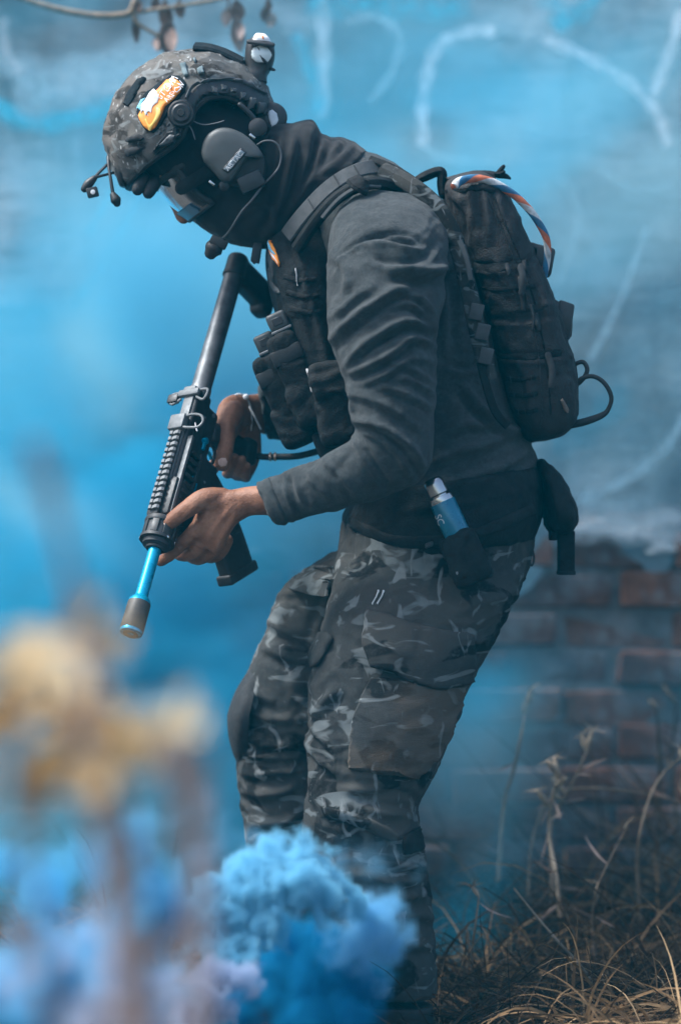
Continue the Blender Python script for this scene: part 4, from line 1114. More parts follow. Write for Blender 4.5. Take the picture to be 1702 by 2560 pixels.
# ------------------------------------------------------------------ headset
headset = thing('headset', P(580, 390, -0.11), 'grey ear-cup headset with boom microphone under the helmet rail', 'headset')
def make_headset():
    cup_px = [(504, 385), (508, 362), (520, 340), (540, 326), (562, 322), (585, 326), (610, 338), (630, 354), (648, 374), (658, 392), (648, 400), (625, 396), (610, 412), (595, 435), (580, 455), (566, 458), (553, 452), (540, 438), (524, 420), (510, 404)]
    full = [(504, 385), (508, 362), (520, 340), (540, 326), (562, 322), (585, 326), (610, 338), (632, 356), (650, 376), (662, 400), (665, 425), (660, 448), (640, 462), (610, 468), (580, 464), (553, 452), (540, 438), (524, 420), (510, 404)]
    def ringpts(px, y): return [P(a, b, y) for a, b in catmull([list(map(float, q)) for q in px + px[:1]], 3)[:-1]]
    back = MB(); back.prism(ringpts(full, -0.100), Vector((0, -1, 0)), [(-0.03, 0.02), (0.0, 0.0), (0.012, 0.0), (0.020, 0.05), (0.023, 0.15)])
    bo = back.build('ear_cushion', M['rubber'], headset)
    cup = MB(); cup.prism(ringpts(cup_px, -0.112), Vector((0, -1, 0)), [(0.0, 0.0), (0.014, 0.0), (0.019, 0.035), (0.022, 0.09), (0.024, 0.22), (0.0255, 0.5), (0.026, 0.8)])
    c = cup.build('ear_cup', M['muff'], headset, True, 60)
    bv = bvh_of(c.data)
    pl = shell('name_plate', [(552, 424), (602, 367), (620, 380), (571, 437)], bv, 0.0022, 0.003, M['polymer'], c, 5)
    shell('plate_face', [(556, 424), (601, 372), (615, 381), (571, 431)], bv, 0.0030, 0.002, M['plate'], pl, 5)
    lettering('lettering', 'AB.TAC', 586, 403, 17, -49, M['white'], pl, bv, 0.0034)
    bk = MB(); bk.box(P(628, 455, -0.118), Vector((0.018, 0, 0.008)), Vector((0, 0.010, 0)), Vector((-0.006, 0, 0.012)), 0.004); bk.build('boom_clamp', M['polymer'], headset)
    bm_ = MB(); bm_.tube([P(652, 470, -0.12), P(630, 500, -0.122), P(605, 528, -0.12), P(585, 560, -0.112), P(572, 580, -0.10), P(556, 598, -0.09)], [0.0022, 0.0019, 0.0019, 0.0019, 0.0019, 0.0024], 8, 4); bm_.build('boom', M['wire'], headset)
    lp = MB(); lp.tube([P(644, 362, -0.115), P(660, 353, -0.12), P(682, 353, -0.122), P(697, 366, -0.122), P(703, 390, -0.122), P(697, 418, -0.122), P(680, 440, -0.122), P(666, 454, -0.12)], 0.0016, 8, 4); lp.build('cable', M['wire'], headset)
    mc = MB(); mc.tube([P(552, 604, -0.088), P(536, 620, -0.085), P(528, 632, -0.084)], [0.0075, 0.0145, 0.0105], 16, 4); mc.build('microphone', M['rubber'], headset)
    mc = MB(); mc.box(P(547, 606, -0.09), Vector((0.012, 0, -0.006)), Vector((0, 0.008, 0)), Vector((0.003, 0, 0.006)), 0.002); mc.build('microphone_collar', M['rubber'], headset)
    for cx, cy in ((530, 458), (631, 341)):
        s = MB(); s.box(P(cx, cy, -0.113), Vector((0.0042, 0, -0.0035)), Vector((0, 0.002, 0)), Vector((0.0014, 0, 0.0019)), 0.001); s.build('metal_clip', M['steel'], headset)
    k = MB(); k.lathe(P(560, 464, -0.112), Vector((0.1, -0.9, -0.2)), [(0, 0.008), (0.008, 0.008), (0.01, 0.005)], 16); k.build('volume_knob', M['polymer'], headset)
    k = MB(); k.lathe(P(645, 320, -0.10), Vector((0, -1, 0)), [(0, 0.014), (0.01, 0.014), (0.013, 0.008)], 18); k.build('arm_pivot', M['polymer'], headset)
    ar = MB(); ar.tube([P(645, 322, -0.10), P(630, 290, -0.108), P(600, 262, -0.112)], 0.004, 8, 3); ar.build('arm', M['polymer'], headset)
make_headset()
# ------------------------------------------------------------------ vest with pouches
vest = thing('plate_carrier_vest', P(780, 850), 'black plate carrier vest with magazine pouches on the person\'s chest', 'vest')
def make_vest():
    mb = MB()
    mb.loft([(705, 560, 800, 545, 0.02, 0.075, 3), (668, 620, 845, 610, 0.02, 0.125, 3), (672, 700, 858, 690, 0.02, 0.15, 3), (695, 800, 862, 790, 0.02, 0.16, 3), (722, 920, 880, 905, 0.02, 0.165, 3),
             (752, 1020, 895, 1010, 0.02, 0.165, 3), (790, 1095, 905, 1080, 0.02, 0.155, 3), (830, 1120, 900, 1112, 0.02, 0.13, 3)], 48, 5)
    me = union(mb, 0.0048, 5)
    folds(me, [([(690, 600), (700, 700), (730, 800)], 0.004, 9), ([(760, 700), (790, 800), (820, 900)], 0.006, 10), ([(800, 900), (830, 920), (870, 925)], 0.006, 8), ([(740, 620), (760, 700), (755, 780)], 0.004, 9), ([(810, 960), (850, 1000), (860, 1080)], 0.005, 10)], cloth_noise((9, 9, 12), 0.0018, 0.0006))
    p = add_mesh('front_panel', me, M['nylon'], vest)
    bv = bvh_of(me)
    # pouches: leaning boxes in front of the panel, one row high, one row low
    ax = Vector((0.42, 0, -0.91)).normalized(); sx = Vector((0.91, 0, 0.42)).normalized()
    for (px, py, y, w, L, t) in ((748, 950, -0.105, 0.040, 0.074, 0.018), (716, 1000, -0.050, 0.040, 0.074, 0.020), (716, 1000, 0.040, 0.040, 0.074, 0.020), (722, 1000, 0.125, 0.038, 0.07, 0.020)):
        q = MB(); q.box(P(px, py, y), sx * t * 1.25, Vector((0, w, 0)), ax * L, 0.008, 3)
        q.box(P(px, py, y) + ax * L * 0.55 - sx * 0.006, sx * t * 1.3, Vector((0, w + 0.002, 0)), ax * L * 0.42, 0.007, 3)
        me2 = union(q, 0.004, 5); folds(me2, [], cloth_noise((12, 12, 16), 0.002, 0.0006))
        pouch = add_mesh('magazine_pouch', me2, M['nylon'], vest)
        g = MB(); g.box(P(px, py, y) - ax * L * 0.55 - sx * 0.001, sx * (t * 1.25 + 0.002), Vector((0, w + 0.002, 0)), ax * 0.012, 0.003); g.build('elastic_band', M['darkweb'], pouch)
    # side pouch in front of the elbow
    q = MB(); q.box(P(838, 1010, -0.150), Vector((0.030, 0, 0.004)), Vector((0, 0.03, 0)), Vector((0.012, 0, -0.062)), 0.012, 3); q.box(P(830, 965, -0.155), Vector((0.031, 0, 0.006)), Vector((0, 0.032, 0)), Vector((0.004, 0, -0.018)), 0.008, 3)
    me2 = union(q, 0.004, 5); folds(me2, [([(810, 985), (840, 975), (865, 985)], 0.003, 7)], cloth_noise((14, 14, 18), 0.0022, 0.0006)); add_mesh('utility_pouch', me2, M['nylon'], vest)
    q = MB(); q.box(P(825, 1110, -0.10), Vector((0.022, 0, 0.006)), Vector((0, 0.03, 0)), Vector((0.008, 0, -0.02)), 0.008, 3); q.build('lower_pouch', M['nylon'], vest)
    # webbing rows, patch, tag, cords
    for yy in (690, 730, 770): strap('webbing_row', [(705 + (yy - 690) * 0.2, yy), (745 + (yy - 690) * 0.2, yy + 10), (795 + (yy - 690) * 0.2, yy + 10)], 20, bv, 0.0022, 0.003, M['nylon'], vest, 8)
    pt = shell('shoulder_patch', [(672, 594), (682, 606), (694, 632), (701, 658), (700, 670), (690, 658), (677, 640), (673, 615)], bv, 0.004, 0.004, M['orange'], vest, 4)
    shell('patch_stripe', [(673, 597), (681, 612), (694, 640), (690, 642), (676, 622), (674, 610)], bv, 0.0052, 0.002, M['lightblue'], pt, 4)
    shell('patch_stripe', [(681, 626), (690, 640), (700, 664), (696, 660), (684, 642)], bv, 0.0058, 0.002, M['white'], pt, 4)
    shell('metal_tag_glint', [(738, 671), (743, 669), (747, 690), (744, 718), (741, 717)], bv, 0.006, 0.003, M['white'], vest, 4)  # white sliver paints the highlight on a small metal tag
    c = MB(); c.tube([hit(bv, 768, 925)[0] + Vector((0, -0.008, 0)), hit(bv, 774, 945)[0] + Vector((0, -0.012, 0)), hit(bv, 780, 978)[0] + Vector((0, -0.010, 0))], 0.002, 8, 4); c.build('pull_cord', M['cord'], vest)
    # pale front edge lining
    strap('edge_lining', [(664, 622), (660, 660), (672, 700), (700, 735)], 14, bv, 0.003, 0.004, M['webbing'], vest, 6)
    # throat buckle under the chin
    b = MB(); b.box(P(642, 628, -0.03), Vector((0.007, 0, -0.002)), Vector((0, 0.004, 0)), Vector((0.003, 0, 0.018)), 0.002); b.build('throat_buckle', M['darkalloy'], vest)
    b = MB(); b.tube([P(660, 612, -0.02), P(646, 620, -0.03), P(640, 640, -0.03), P(636, 655, -0.03)], 0.0035, 8, 4); b.build('throat_strap', M['webbing'], vest)
    return p
vest_panel = make_vest()
BV_TOP = bvh_of(shirt.data, balaclava.data, vest_panel.data)
# shoulder straps of the vest
band('shoulder_strap', [(716, 590, -0.115), (752, 542, -0.130), (805, 484, -0.138), (855, 445, -0.138), (905, 423, -0.130), (950, 416, -0.10)], 0.027, 0.005, M['webbing'], vest, 0.55)
for (a, b, y) in ((842, 452, -0.1425), (893, 428, -0.1385), (778, 512, -0.139)):
    band('strap_stitching', [(a - 8, b - 14, y + 0.006), (a, b, y), (a + 8, b + 14, y - 0.006)], 0.0025, 0.003, M['darkweb'], vest, 0.0)
band('padded_strap', [(742, 622, -0.125), (790, 552, -0.150), (842, 496, -0.165), (900, 464, -0.165), (955, 458, -0.15), (1000, 470, -0.12)], 0.018, 0.014, M['nylon'], vest, 0.6, 0.002)
band('padded_edge', [(806, 545, -0.166), (850, 496, -0.174), (900, 468, -0.174), (950, 466, -0.160)], 0.006, 0.006, M['webbing'], vest, 0.5)
band('strap_keeper', [(884, 448, -0.160), (900, 462, -0.176), (918, 470, -0.172)], 0.026, 0.010, M['nylon'], vest, 0.5)

# spare magazines standing in the pouches
def make_mags():
    ax = Vector((0.42, 0, -0.91)).normalized(); sx = Vector((0.91, 0, 0.42)).normalized()
    magm = plain('magazine_base_plastic', (0.03, 0.034, 0.035), (0.055, 0.06, 0.06), 0.55, scale=60, bumpk=0.2)
    for (px, py, y, label) in ((695, 806, -0.105, 'spare rifle magazine standing higher in the pouch nearer the sleeve'), (664, 858, -0.055, 'spare rifle magazine standing lower in the outermost chest pouch')):
        t = thing('rifle_magazine', P(px, py, y), label, 'magazine', 'spare magazines in the vest')
        c = P(px, py, y)
        q = MB(); q.box(c, sx * 0.0155, Vector((0, 0.029, 0)), ax * 0.014, 0.005, 3); q.build('base_plate', magm, t)
        q = MB(); q.box(c + ax * 0.075, sx * 0.0125, Vector((0, 0.026, 0)), ax * 0.066, 0.003, 2); q.build('casing', M['polymer'], t)
        q = MB(); q.box(c + ax * 0.0145, sx * 0.0165, Vector((0, 0.030, 0)), ax * 0.0022, 0.001, 1); q.build('base_lip', M['greyalloy'], t)
        q = MB(); q.box(c - Vector((0, 0.0292, 0)), sx * 0.008, Vector((0, 0.001, 0)), ax * 0.006, 0.0008, 1); q.build('base_stud', M['darkalloy'], t)
make_mags()

# ------------------------------------------------------------------ backpack
pack = thing('backpack', P(1330, 1095), 'black tactical backpack with a tricolour rope on the person\'s back', 'backpack')
def make_pack():
    mb = MB()
    mb.loft([(1112, 462, 1195, 440, 0.02, 0.085, 3.2), (1108, 490, 1243, 470, 0.02, 0.125, 3.4), (1130, 560, 1288, 552, 0.02, 0.14, 3.6), (1160, 640, 1325, 640, 0.02, 0.145, 3.6), (1190, 720, 1362, 720, 0.02, 0.148, 3.6),
             (1218, 820, 1398, 820, 0.02, 0.148, 3.6), (1238, 930, 1426, 930, 0.02, 0.148, 3.6), (1262, 1020, 1436, 1020, 0.02, 0.145, 3.6), (1288, 1085, 1418, 1072, 0.02, 0.13, 3.2), (1308, 1103, 1380, 1094, 0.02, 0.10, 3)], 56, 5)
    # front compartment bulging out at the back, lower half
    mb.loft([(1250, 720, 1372, 735, 0.02, 0.10, 3), (1270, 800, 1406, 820, 0.02, 0.115, 3), (1290, 930, 1432, 930, 0.02, 0.12, 3), (1300, 1040, 1434, 1035, 0.02, 0.115, 3), (1310, 1080, 1405, 1078, 0.02, 0.10, 3)], 40, 4)
    me = union(mb, 0.0052, 6)
    folds(me, [([(1130, 480), (1170, 540), (1180, 620)], 0.006, 10), ([(1200, 450), (1215, 520), (1225, 600)], 0.007, 10), ([(1170, 450), (1180, 510), (1185, 560)], 0.006, 9), ([(1240, 480), (1255, 540), (1290, 610)], 0.005, 9),
               ([(1240, 640), (1260, 700), (1300, 740)], 0.005, 10), ([(1180, 660), (1240, 668), (1330, 650)], -0.006, 8), ([(1225, 880), (1300, 892), (1410, 885)], -0.006, 8), ([(1200, 790), (1280, 800), (1390, 790)], -0.005, 7),
               ([(1290, 900), (1320, 960), (1330, 1040)], 0.005, 10), ([(1270, 960), (1290, 1010), (1310, 1060)], 0.005, 10), ([(1350, 700), (1360, 780), (1385, 850)], 0.004, 9), ([(1300, 690), (1320, 760), (1325, 830)], 0.005, 9)],
          cloth_noise((7, 7, 10), 0.0025, 0.0008))
    body = add_mesh('pack_body', me, M['packcloth'], pack)
    bv = bvh_of(me)
    for path, w in (([(1180, 668), (1250, 668), (1322, 655)], 30), ([(1230, 885), (1320, 890), (1405, 880)], 26), ([(1205, 770), (1290, 775), (1370, 765)], 22), ([(1190, 720), (1260, 722), (1340, 715)], 20)):
        strap('compression_strap', path, w, bv, 0.0028, 0.003, M['nylon'], pack, 9)
    strap('side_seam', [(1225, 470), (1262, 560), (1296, 640), (1330, 740), (1352, 830), (1368, 930), (1376, 1040)], 9, bv, 0.003, 0.004, M['nylon'], pack, 8)
    strap('top_flap_edge', [(1112, 480), (1160, 475), (1200, 470), (1240, 478)], 20, bv, 0.004, 0.005, M['nylon'], pack, 8)
    tg = shell('brown_tag', [(1396, 1000), (1404, 992), (1421, 1024), (1416, 1034), (1408, 1030)], bv, 0.005, 0.004, M['brownlabel'], pack, 5)
    for (a, b) in (((1262, 655), (1272, 690)), ((1306, 648), (1312, 684)), ((1336, 780), (1344, 830)), ((1298, 690), (1310, 780))):
        strap('webbing_tab', [a, b], 14, bv, 0.005, 0.003, M['darkweb'], pack, 6)
    # zip with puller, webbing rows with bar tacks, loose strap ends
    strap('zip_line', [(1216, 486), (1246, 560), (1280, 640), (1312, 730), (1334, 820), (1348, 920), (1354, 1020), (1350, 1070)], 5, bv, 0.0045, 0.003, M['darkweb'], pack, 6)
    zp = MB(); l, nn_ = hit(bv, 1322, 765); zp.tube([l + nn_ * 0.008, l + nn_ * 0.010 + Vector((0.004, 0, -0.018)), l + nn_ * 0.006 + Vector((0.003, 0, -0.036))], 0.0022, 6, 3); zp.build('zip_pull', M['darkweb'], pack)
    for yy, x0, x1 in ((945, 1262, 1340), (985, 1272, 1345), (1025, 1284, 1346)):
        strap('webbing_row', [(x0, yy), ((x0 + x1) / 2, yy + 4), (x1, yy - 2)], 17, bv, 0.0035, 0.003, M['nylon'], pack, 7)
        for f_ in (0.2, 0.5, 0.8):
            xx = x0 + (x1 - x0) * f_; strap('bar_tack', [(xx, yy - 7), (xx + 2, yy + 10)], 3, bv, 0.005, 0.002, M['darkweb'], pack, 4)
    for (a, b, c_) in (((1300, 668), (1306, 700), (1302, 735)), ((1368, 888), (1378, 925), (1376, 965))):
        l0, l1, l2 = [hit(bv, *q_)[0] + Vector((0, -0.010, 0)) for q_ in (a, b, c_)]
        sp_ = MB(); sp_.tube([l0, l1, l2], 0.005, 8, 4, (Vector((0, 1, 0)), 0.3)); sp_.build('strap_tail', M['darkweb'], pack)
    # grab handle and loose top strap
    h = MB(); h.tube([P(1040, 452, -0.02), P(1060, 442, -0.02), P(1090, 430, -0.02), P(1104, 433, -0.02), P(1104, 460, -0.02), P(1108, 485, -0.02)], [0.006, 0.008, 0.008, 0.008, 0.008, 0.008], 10, 5, (Vector((0, 1, 0)), 1.6)); h.build('grab_handle', M['nylon'], pack)
    h = MB(); h.loft([(1112, 446, 1130, 470, -0.02, 0.03), (1150, 436, 1170, 468, -0.02, 0.04), (1190, 428, 1205, 462, -0.02, 0.035), (1230, 432, 1240, 456, -0.02, 0.02)], 20, 4, 3); h.build('top_lid', M['packcloth'], pack)
    h = MB(); h.tube([P(1180, 433, -0.03), P(1215, 433, -0.03), P(1245, 436, -0.03), P(1258, 430, -0.03)], [0.004, 0.0045, 0.004, 0.003], 8, 4, (Vector((0, 1, 0)), 2.0)); h.build('loose_strap', M['nylon'], pack)
    h = MB(); h.tube([P(1244, 436, -0.03), P(1252, 424, -0.03), P(1258, 416, -0.032)], [0.005, 0.004, 0.003], 8, 3); h.tube([P(1244, 438, -0.03), P(1262, 440, -0.03), P(1274, 446, -0.03)], [0.005, 0.0045, 0.002], 8, 3); h.build('strap_knot', M['nylon'], pack)
    # buckles on the back edge
    bk = MB(); bk.box(P(1345, 650, -0.03), Vector((0.022, 0, -0.006)), Vector((0, 0.02, 0)), Vector((0.004, 0, 0.022)), 0.005); bk.box(P(1328, 630, -0.03), Vector((0.010, 0, 0)), Vector((0, 0.02, 0)), Vector((0, 0, 0.008)), 0.003); bk.build('buckle', M['polymer'], pack)
    bk = MB(); bk.box(P(1408, 802, -0.03), Vector((0.012, 0, -0.004)), Vector((0, 0.022, 0)), Vector((0.004, 0, 0.028)), 0.004); bk.box(P(1392, 772, -0.03), Vector((0.012, 0, -0.008)), Vector((0, 0.02, 0)), Vector((0.004, 0, 0.008)), 0.003); bk.build('buckle', M['polymer'], pack)
    bk = MB(); bk.tube([P(1395, 762, -0.03), P(1414, 778, -0.03), P(1424, 800, -0.03), P(1422, 838, -0.03)], 0.004, 8, 4, (Vector((0, 1, 0)), 3.0)); bk.build('buckle_strap', M['polymer'], pack)
    # cable loops at the foot of the pack
    cb = MB(); cb.tube([P(1420, 925, -0.05), P(1440, 909, -0.052), P(1458, 906, -0.054), P(1467, 926, -0.055), P(1454, 950, -0.054), P(1430, 970, -0.05)], 0.0036, 10, 5); cb.build('cable_loop', M['rubber'], pack)
    cb = MB(); cb.tube([P(1430, 968, -0.06), P(1452, 947, -0.062), P(1482, 941, -0.065), P(1510, 958, -0.066), P(1527, 992, -0.066), P(1520, 1022, -0.064), P(1504, 1038, -0.062), P(1462, 1054, -0.058), P(1415, 1064, -0.05)], [0.0036] * 6 + [0.005, 0.0062, 0.0062], 10, 5); cb.build('cable_loop', M['rubber'], pack)
    return body
pack_body = make_pack()
def make_rope():
    m, nt, b = new_mat('tricolour_rope')
    uv = N(nt, 'ShaderNodeUVMap'); sx = nt.nodes.new('ShaderNodeSeparateXYZ'); nt.links.new(uv.outputs[0], sx.inputs[0])
    a = N(nt, 'ShaderNodeMath', operation='ADD'); nt.links.new(sx.outputs[0], a.inputs[0]); nt.links.new(sx.outputs[1], a.inputs[1])
    f = N(nt, 'ShaderNodeMath', operation='FRACT'); nt.links.new(a.outputs[0], f.inputs[0])
    c = ramp(nt, f.outputs[0], [(0.0, (0.62, 0.16, 0.07)), (0.30, (0.62, 0.16, 0.07)), (0.34, (0.62, 0.66, 0.66)), (0.63, (0.62, 0.66, 0.66)), (0.67, (0.03, 0.16, 0.30)), (0.97, (0.03, 0.16, 0.30))])
    c = mixc(nt, ramp(nt, noise_tex(nt, coords(nt), 90, 4), [(0.4, (0, 0, 0)), (0.75, (0.6, 0.6, 0.6))]), c, (0.05, 0.05, 0.05))
    nt.links.new(c, b.inputs['Base Color']); b.inputs['Roughness'].default_value = 0.85
    bump(nt, b, noise_tex(nt, coords(nt, (1, 1, 1)), 700, 2), 0.6, 0.002)
    path = [(1135, 468), (1146, 455), (1168, 448), (1200, 447), (1238, 459), (1282, 486), (1322, 524), (1354, 571), (1367, 608), (1367, 645), (1358, 697)]
    pts = [Vector(q) for q in catmull([list(P(x, y, -0.135 + 0.075 * i / 10)) for i, (x, y) in enumerate(path)], 9)]
    seg = 18; mb = MB(); rings = []; n1 = Vector((0, 1, 0)); L = 0
    lens_ = []
    for i, q in enumerate(pts):
        if i: L += (q - pts[i - 1]).length
        lens_.append(L)
        d = (pts[min(i + 1, len(pts) - 1)] - pts[max(i - 1, 0)]).normalized(); n1 = (n1 - d * n1.dot(d)).normalized(); n2 = d.cross(n1)
        r0 = 0.0064 - 0.0014 * i / len(pts)
        # three twisted strands: the section is a trefoil that turns along the rope
        rings.append([q + (n1 * math.cos(t) + n2 * math.sin(t)) * r0 * (1 + 0.10 * abs(math.cos(1.5 * (t + L * 52)))) for t in [2 * math.pi * j / seg for j in range(seg)]])
    mb.skin(rings)
    me = mb.mesh('tricolour_rope'); ul = me.uv_layers.new(name='UVMap')
    for p in me.polygons:
        js = [me.loops[li].vertex_index % seg for li in p.loop_indices]
        for li in p.loop_indices:
            vi = me.loops[li].vertex_index
            if vi >= len(pts) * seg: ul.data[li].uv = (0, 0); continue
            i, j = divmod(vi, seg)
            u = j / seg
            if j == 0 and seg - 1 in js: u = 1.0
            ul.data[li].uv = (u, lens_[i] * 13)
    o = add_mesh('carrying_rope', me, m, pack)
    o['label'] = 'twisted orange, white and blue rope'
make_rope()
# shoulder strap of the pack over the sweatshirt
BV_T2 = bvh_of(shirt.data, pack_body.data)
band('pack_strap', [(955, 425, -0.12), (1010, 452, -0.142), (1075, 500, -0.155), (1125, 570, -0.163), (1155, 660, -0.168), (1178, 760, -0.170), (1200, 860, -0.170), (1222, 950, -0.165)], 0.026, 0.012, M['camostrap'], pack, 0.25, 0.003)
band('pack_strap_edge', [(925, 398, -0.10), (985, 422, -0.12), (1045, 460, -0.14), (1105, 515, -0.155), (1150, 600, -0.162)], 0.011, 0.008, M['nylon'], pack, 0.3)
band('adjuster_web', [(1200, 905, -0.176), (1218, 975, -0.172), (1238, 1030, -0.166), (1268, 1065, -0.15)], 0.013, 0.004, M['nylon'], pack, 0.1)
band('adjuster_web', [(1148, 600, -0.176), (1166, 650, -0.180), (1176, 700, -0.182)], 0.008, 0.003, M['webbing'], pack, 0.1)
for (cx, cy) in ((1190, 780), (1206, 830), (1214, 890)):
    q = MB(); q.box(P(cx, cy, -0.181), Vector((0.010, 0, -0.002)), Vector((0, 0.004, 0)), Vector((0.003, 0, 0.012)), 0.002); q.build('strap_buckle', M['webbing'], pack)

# ------------------------------------------------------------------ belt, pouch, flask
belt = thing('padded_belt', P(1100, 1300), 'wide black padded belt round the person\'s waist', 'belt')
mb = MB(); mb.loft([(885, 1245, 1342, 1170, 0.012, 0.172, 2.4), (858, 1290, 1352, 1215, 0.012, 0.178, 2.4), (868, 1340, 1352, 1285, 0.012, 0.18, 2.4), (915, 1385, 1338, 1330, 0.012, 0.178, 2.4), (950, 1400, 1325, 1352, 0.012, 0.172, 2.4)], 56, 5)
me = union(mb, 0.005, 4); folds(me, [([(1000, 1280), (1150, 1262), (1340, 1215)], 0.003, 10), ([(900, 1350), (1000, 1380), (1150, 1378)], 0.003, 10)], cloth_noise((6, 6, 9), 0.002, 0.0006))
belt_body = add_mesh('belt_band', me, M['nylon'], belt); BV_B = bvh_of(belt_body.data)
strap('belt_webbing', [(880, 1300), (960, 1345), (1060, 1355), (1180, 1338), (1335, 1270)], 34, BV_B, 0.006, 0.005, M['nylon'], belt, 9)
hold = MB(); ha = Vector((0.40, 0, -0.92)).normalized(); hs = Vector((0.92, 0, 0.40)).normalized(); hc = P(1160, 1388, -0.202)
hold.box(hc, hs * 0.027, Vector((0, 0.027, 0)), ha * 0.036, 0.010, 3); hold.box(hc + ha * 0.024, hs * 0.029, Vector((0, 0.025, 0)), ha * 0.020, 0.008, 3)
me = union(hold, 0.0035, 4); folds(me, [], cloth_noise((16, 16, 16), 0.002, 0.0006)); add_mesh('flask_pouch', me, M['nylon'], belt)
s = MB(); s.lathe(P(1147, 1431, -0.225), Vector((0, -1, 0)), [(0, 0.0055), (0.003, 0.005), (0.004, 0.002)], 14); s.build('press_stud', M['greyalloy'], belt)
for (cx, cy) in ((1072, 1362), (1178, 1385)):
    s = MB(); s.box(P(cx, cy, -0.185), Vector((0.006, 0, 0.002)), Vector((0, 0.004, 0)), Vector((0, 0, 0.004)), 0.002); s.build('belt_clip', M['darkalloy'], belt)
s = MB(); s.tube([P(1322, 1345, -0.02), P(1334, 1392, -0.02), P(1328, 1415, -0.02), P(1322, 1400, -0.02)], 0.0018, 6, 4); s.build('wire_loop', M['darkalloy'], belt)

flask = thing('steel_flask', P(1110, 1290, -0.19), 'blue cylinder flask with polished steel cap tucked into the belt', 'flask')
fa = Vector((0.42, -0.04, -0.905)).normalized(); fo = P(1078, 1196, -0.195)
q = MB(); q.lathe(fo, fa, [(0.0, 0.004), (0.001, 0.011), (0.004, 0.0145), (0.010, 0.0155), (0.026, 0.0155), (0.028, 0.0125), (0.032, 0.0125)], 32); q.build('cap', M['steel'], flask)
q = MB(); q.lathe(fo + fa * 0.030, fa, [(0.0, 0.011), (0.001, 0.0185), (0.005, 0.0192), (0.009, 0.0192), (0.0095, 0.018)], 32); q.build('collar', M['steel'], flask)
q = MB(); q.lathe(fo + fa * 0.0385, fa, [(0.0, 0.0190), (0.002, 0.0196), (0.062, 0.0196), (0.066, 0.019), (0.09, 0.019)], 32); bo = q.build('bottle_body', M['bluepaint'], flask)
lettering('lettering', 'SC', 1098, 1300, 24, 66, M['silverprint'], bo, bvh_of(bo.data), 0.0005)

dump = thing('hanging_pouch', P(1390, 1330), 'black drop-shaped pouch with a strap end hanging behind the belt', 'pouch')
mb = MB(); mb.loft([(1338, 1148, 1352, 1150, 0.0, 0.05), (1344, 1178, 1385, 1176, 0.0, 0.07), (1350, 1225, 1417, 1222, 0.0, 0.08), (1356, 1275, 1436, 1268, 0.0, 0.085), (1362, 1305, 1440, 1300, 0.0, 0.08), (1372, 1326, 1430, 1326, 0.0, 0.065), (1390, 1333, 1420, 1332, 0.0, 0.04)], 40, 5, 2.6)
me = union(mb, 0.004, 5); folds(me, [([(1360, 1180), (1390, 1240), (1400, 1310)], 0.003, 9)], cloth_noise((10, 10, 12), 0.002, 0.0006)); add_mesh('pouch_body', me, M['nylon'], dump)
q = MB(); q.box(P(1414, 1380, -0.02), Vector((0.0125, 0, 0)), Vector((0, 0.02, 0)), Vector((0, 0, 0.034)), 0.003); q.build('strap_end', M['nylon'], dump)
q = MB(); q.box(P(1381, 1332, -0.02), Vector((0.006, 0, 0)), Vector((0, 0.015, 0)), Vector((0, 0, 0.012)), 0.002); q.build('strap_loop', M['nylon'], dump)
q = MB(); q.box(P(1414, 1432, -0.02), Vector((0.0135, 0, 0)), Vector((0, 0.021, 0)), Vector((0, 0, 0.003)), 0.001); q.build('strap_hem', M['nylon'], dump)

# bracelet on the far wrist
brc = thing('cord_bracelet', P(615, 1010, 0.08), 'thin pale cord bracelet with a round bead on the far wrist', 'bracelet')
q = MB(); q.tube([P(580, 992, 0.072), P(596, 985, 0.058), P(612, 990, 0.060), P(624, 1008, 0.066), P(630, 1040, 0.072), P(628, 1075, 0.085)], 0.0014, 8, 5); q.build('cord', M['cord'], brc)
q = MB(); q.tube([P(624, 1018, 0.062), P(634, 1036, 0.058), P(644, 1056, 0.06), P(652, 1072, 0.064)], 0.0017, 8, 4); q.build('cord_tail', M['cord'], brc)
q = MB(); q.lathe(P(615, 992, 0.056), Vector((0, -1, 0)), [(-0.004, 0.002), (-0.002, 0.0042), (0.001, 0.0048), (0.004, 0.002)], 14); q.build('bead', M['white'], brc)
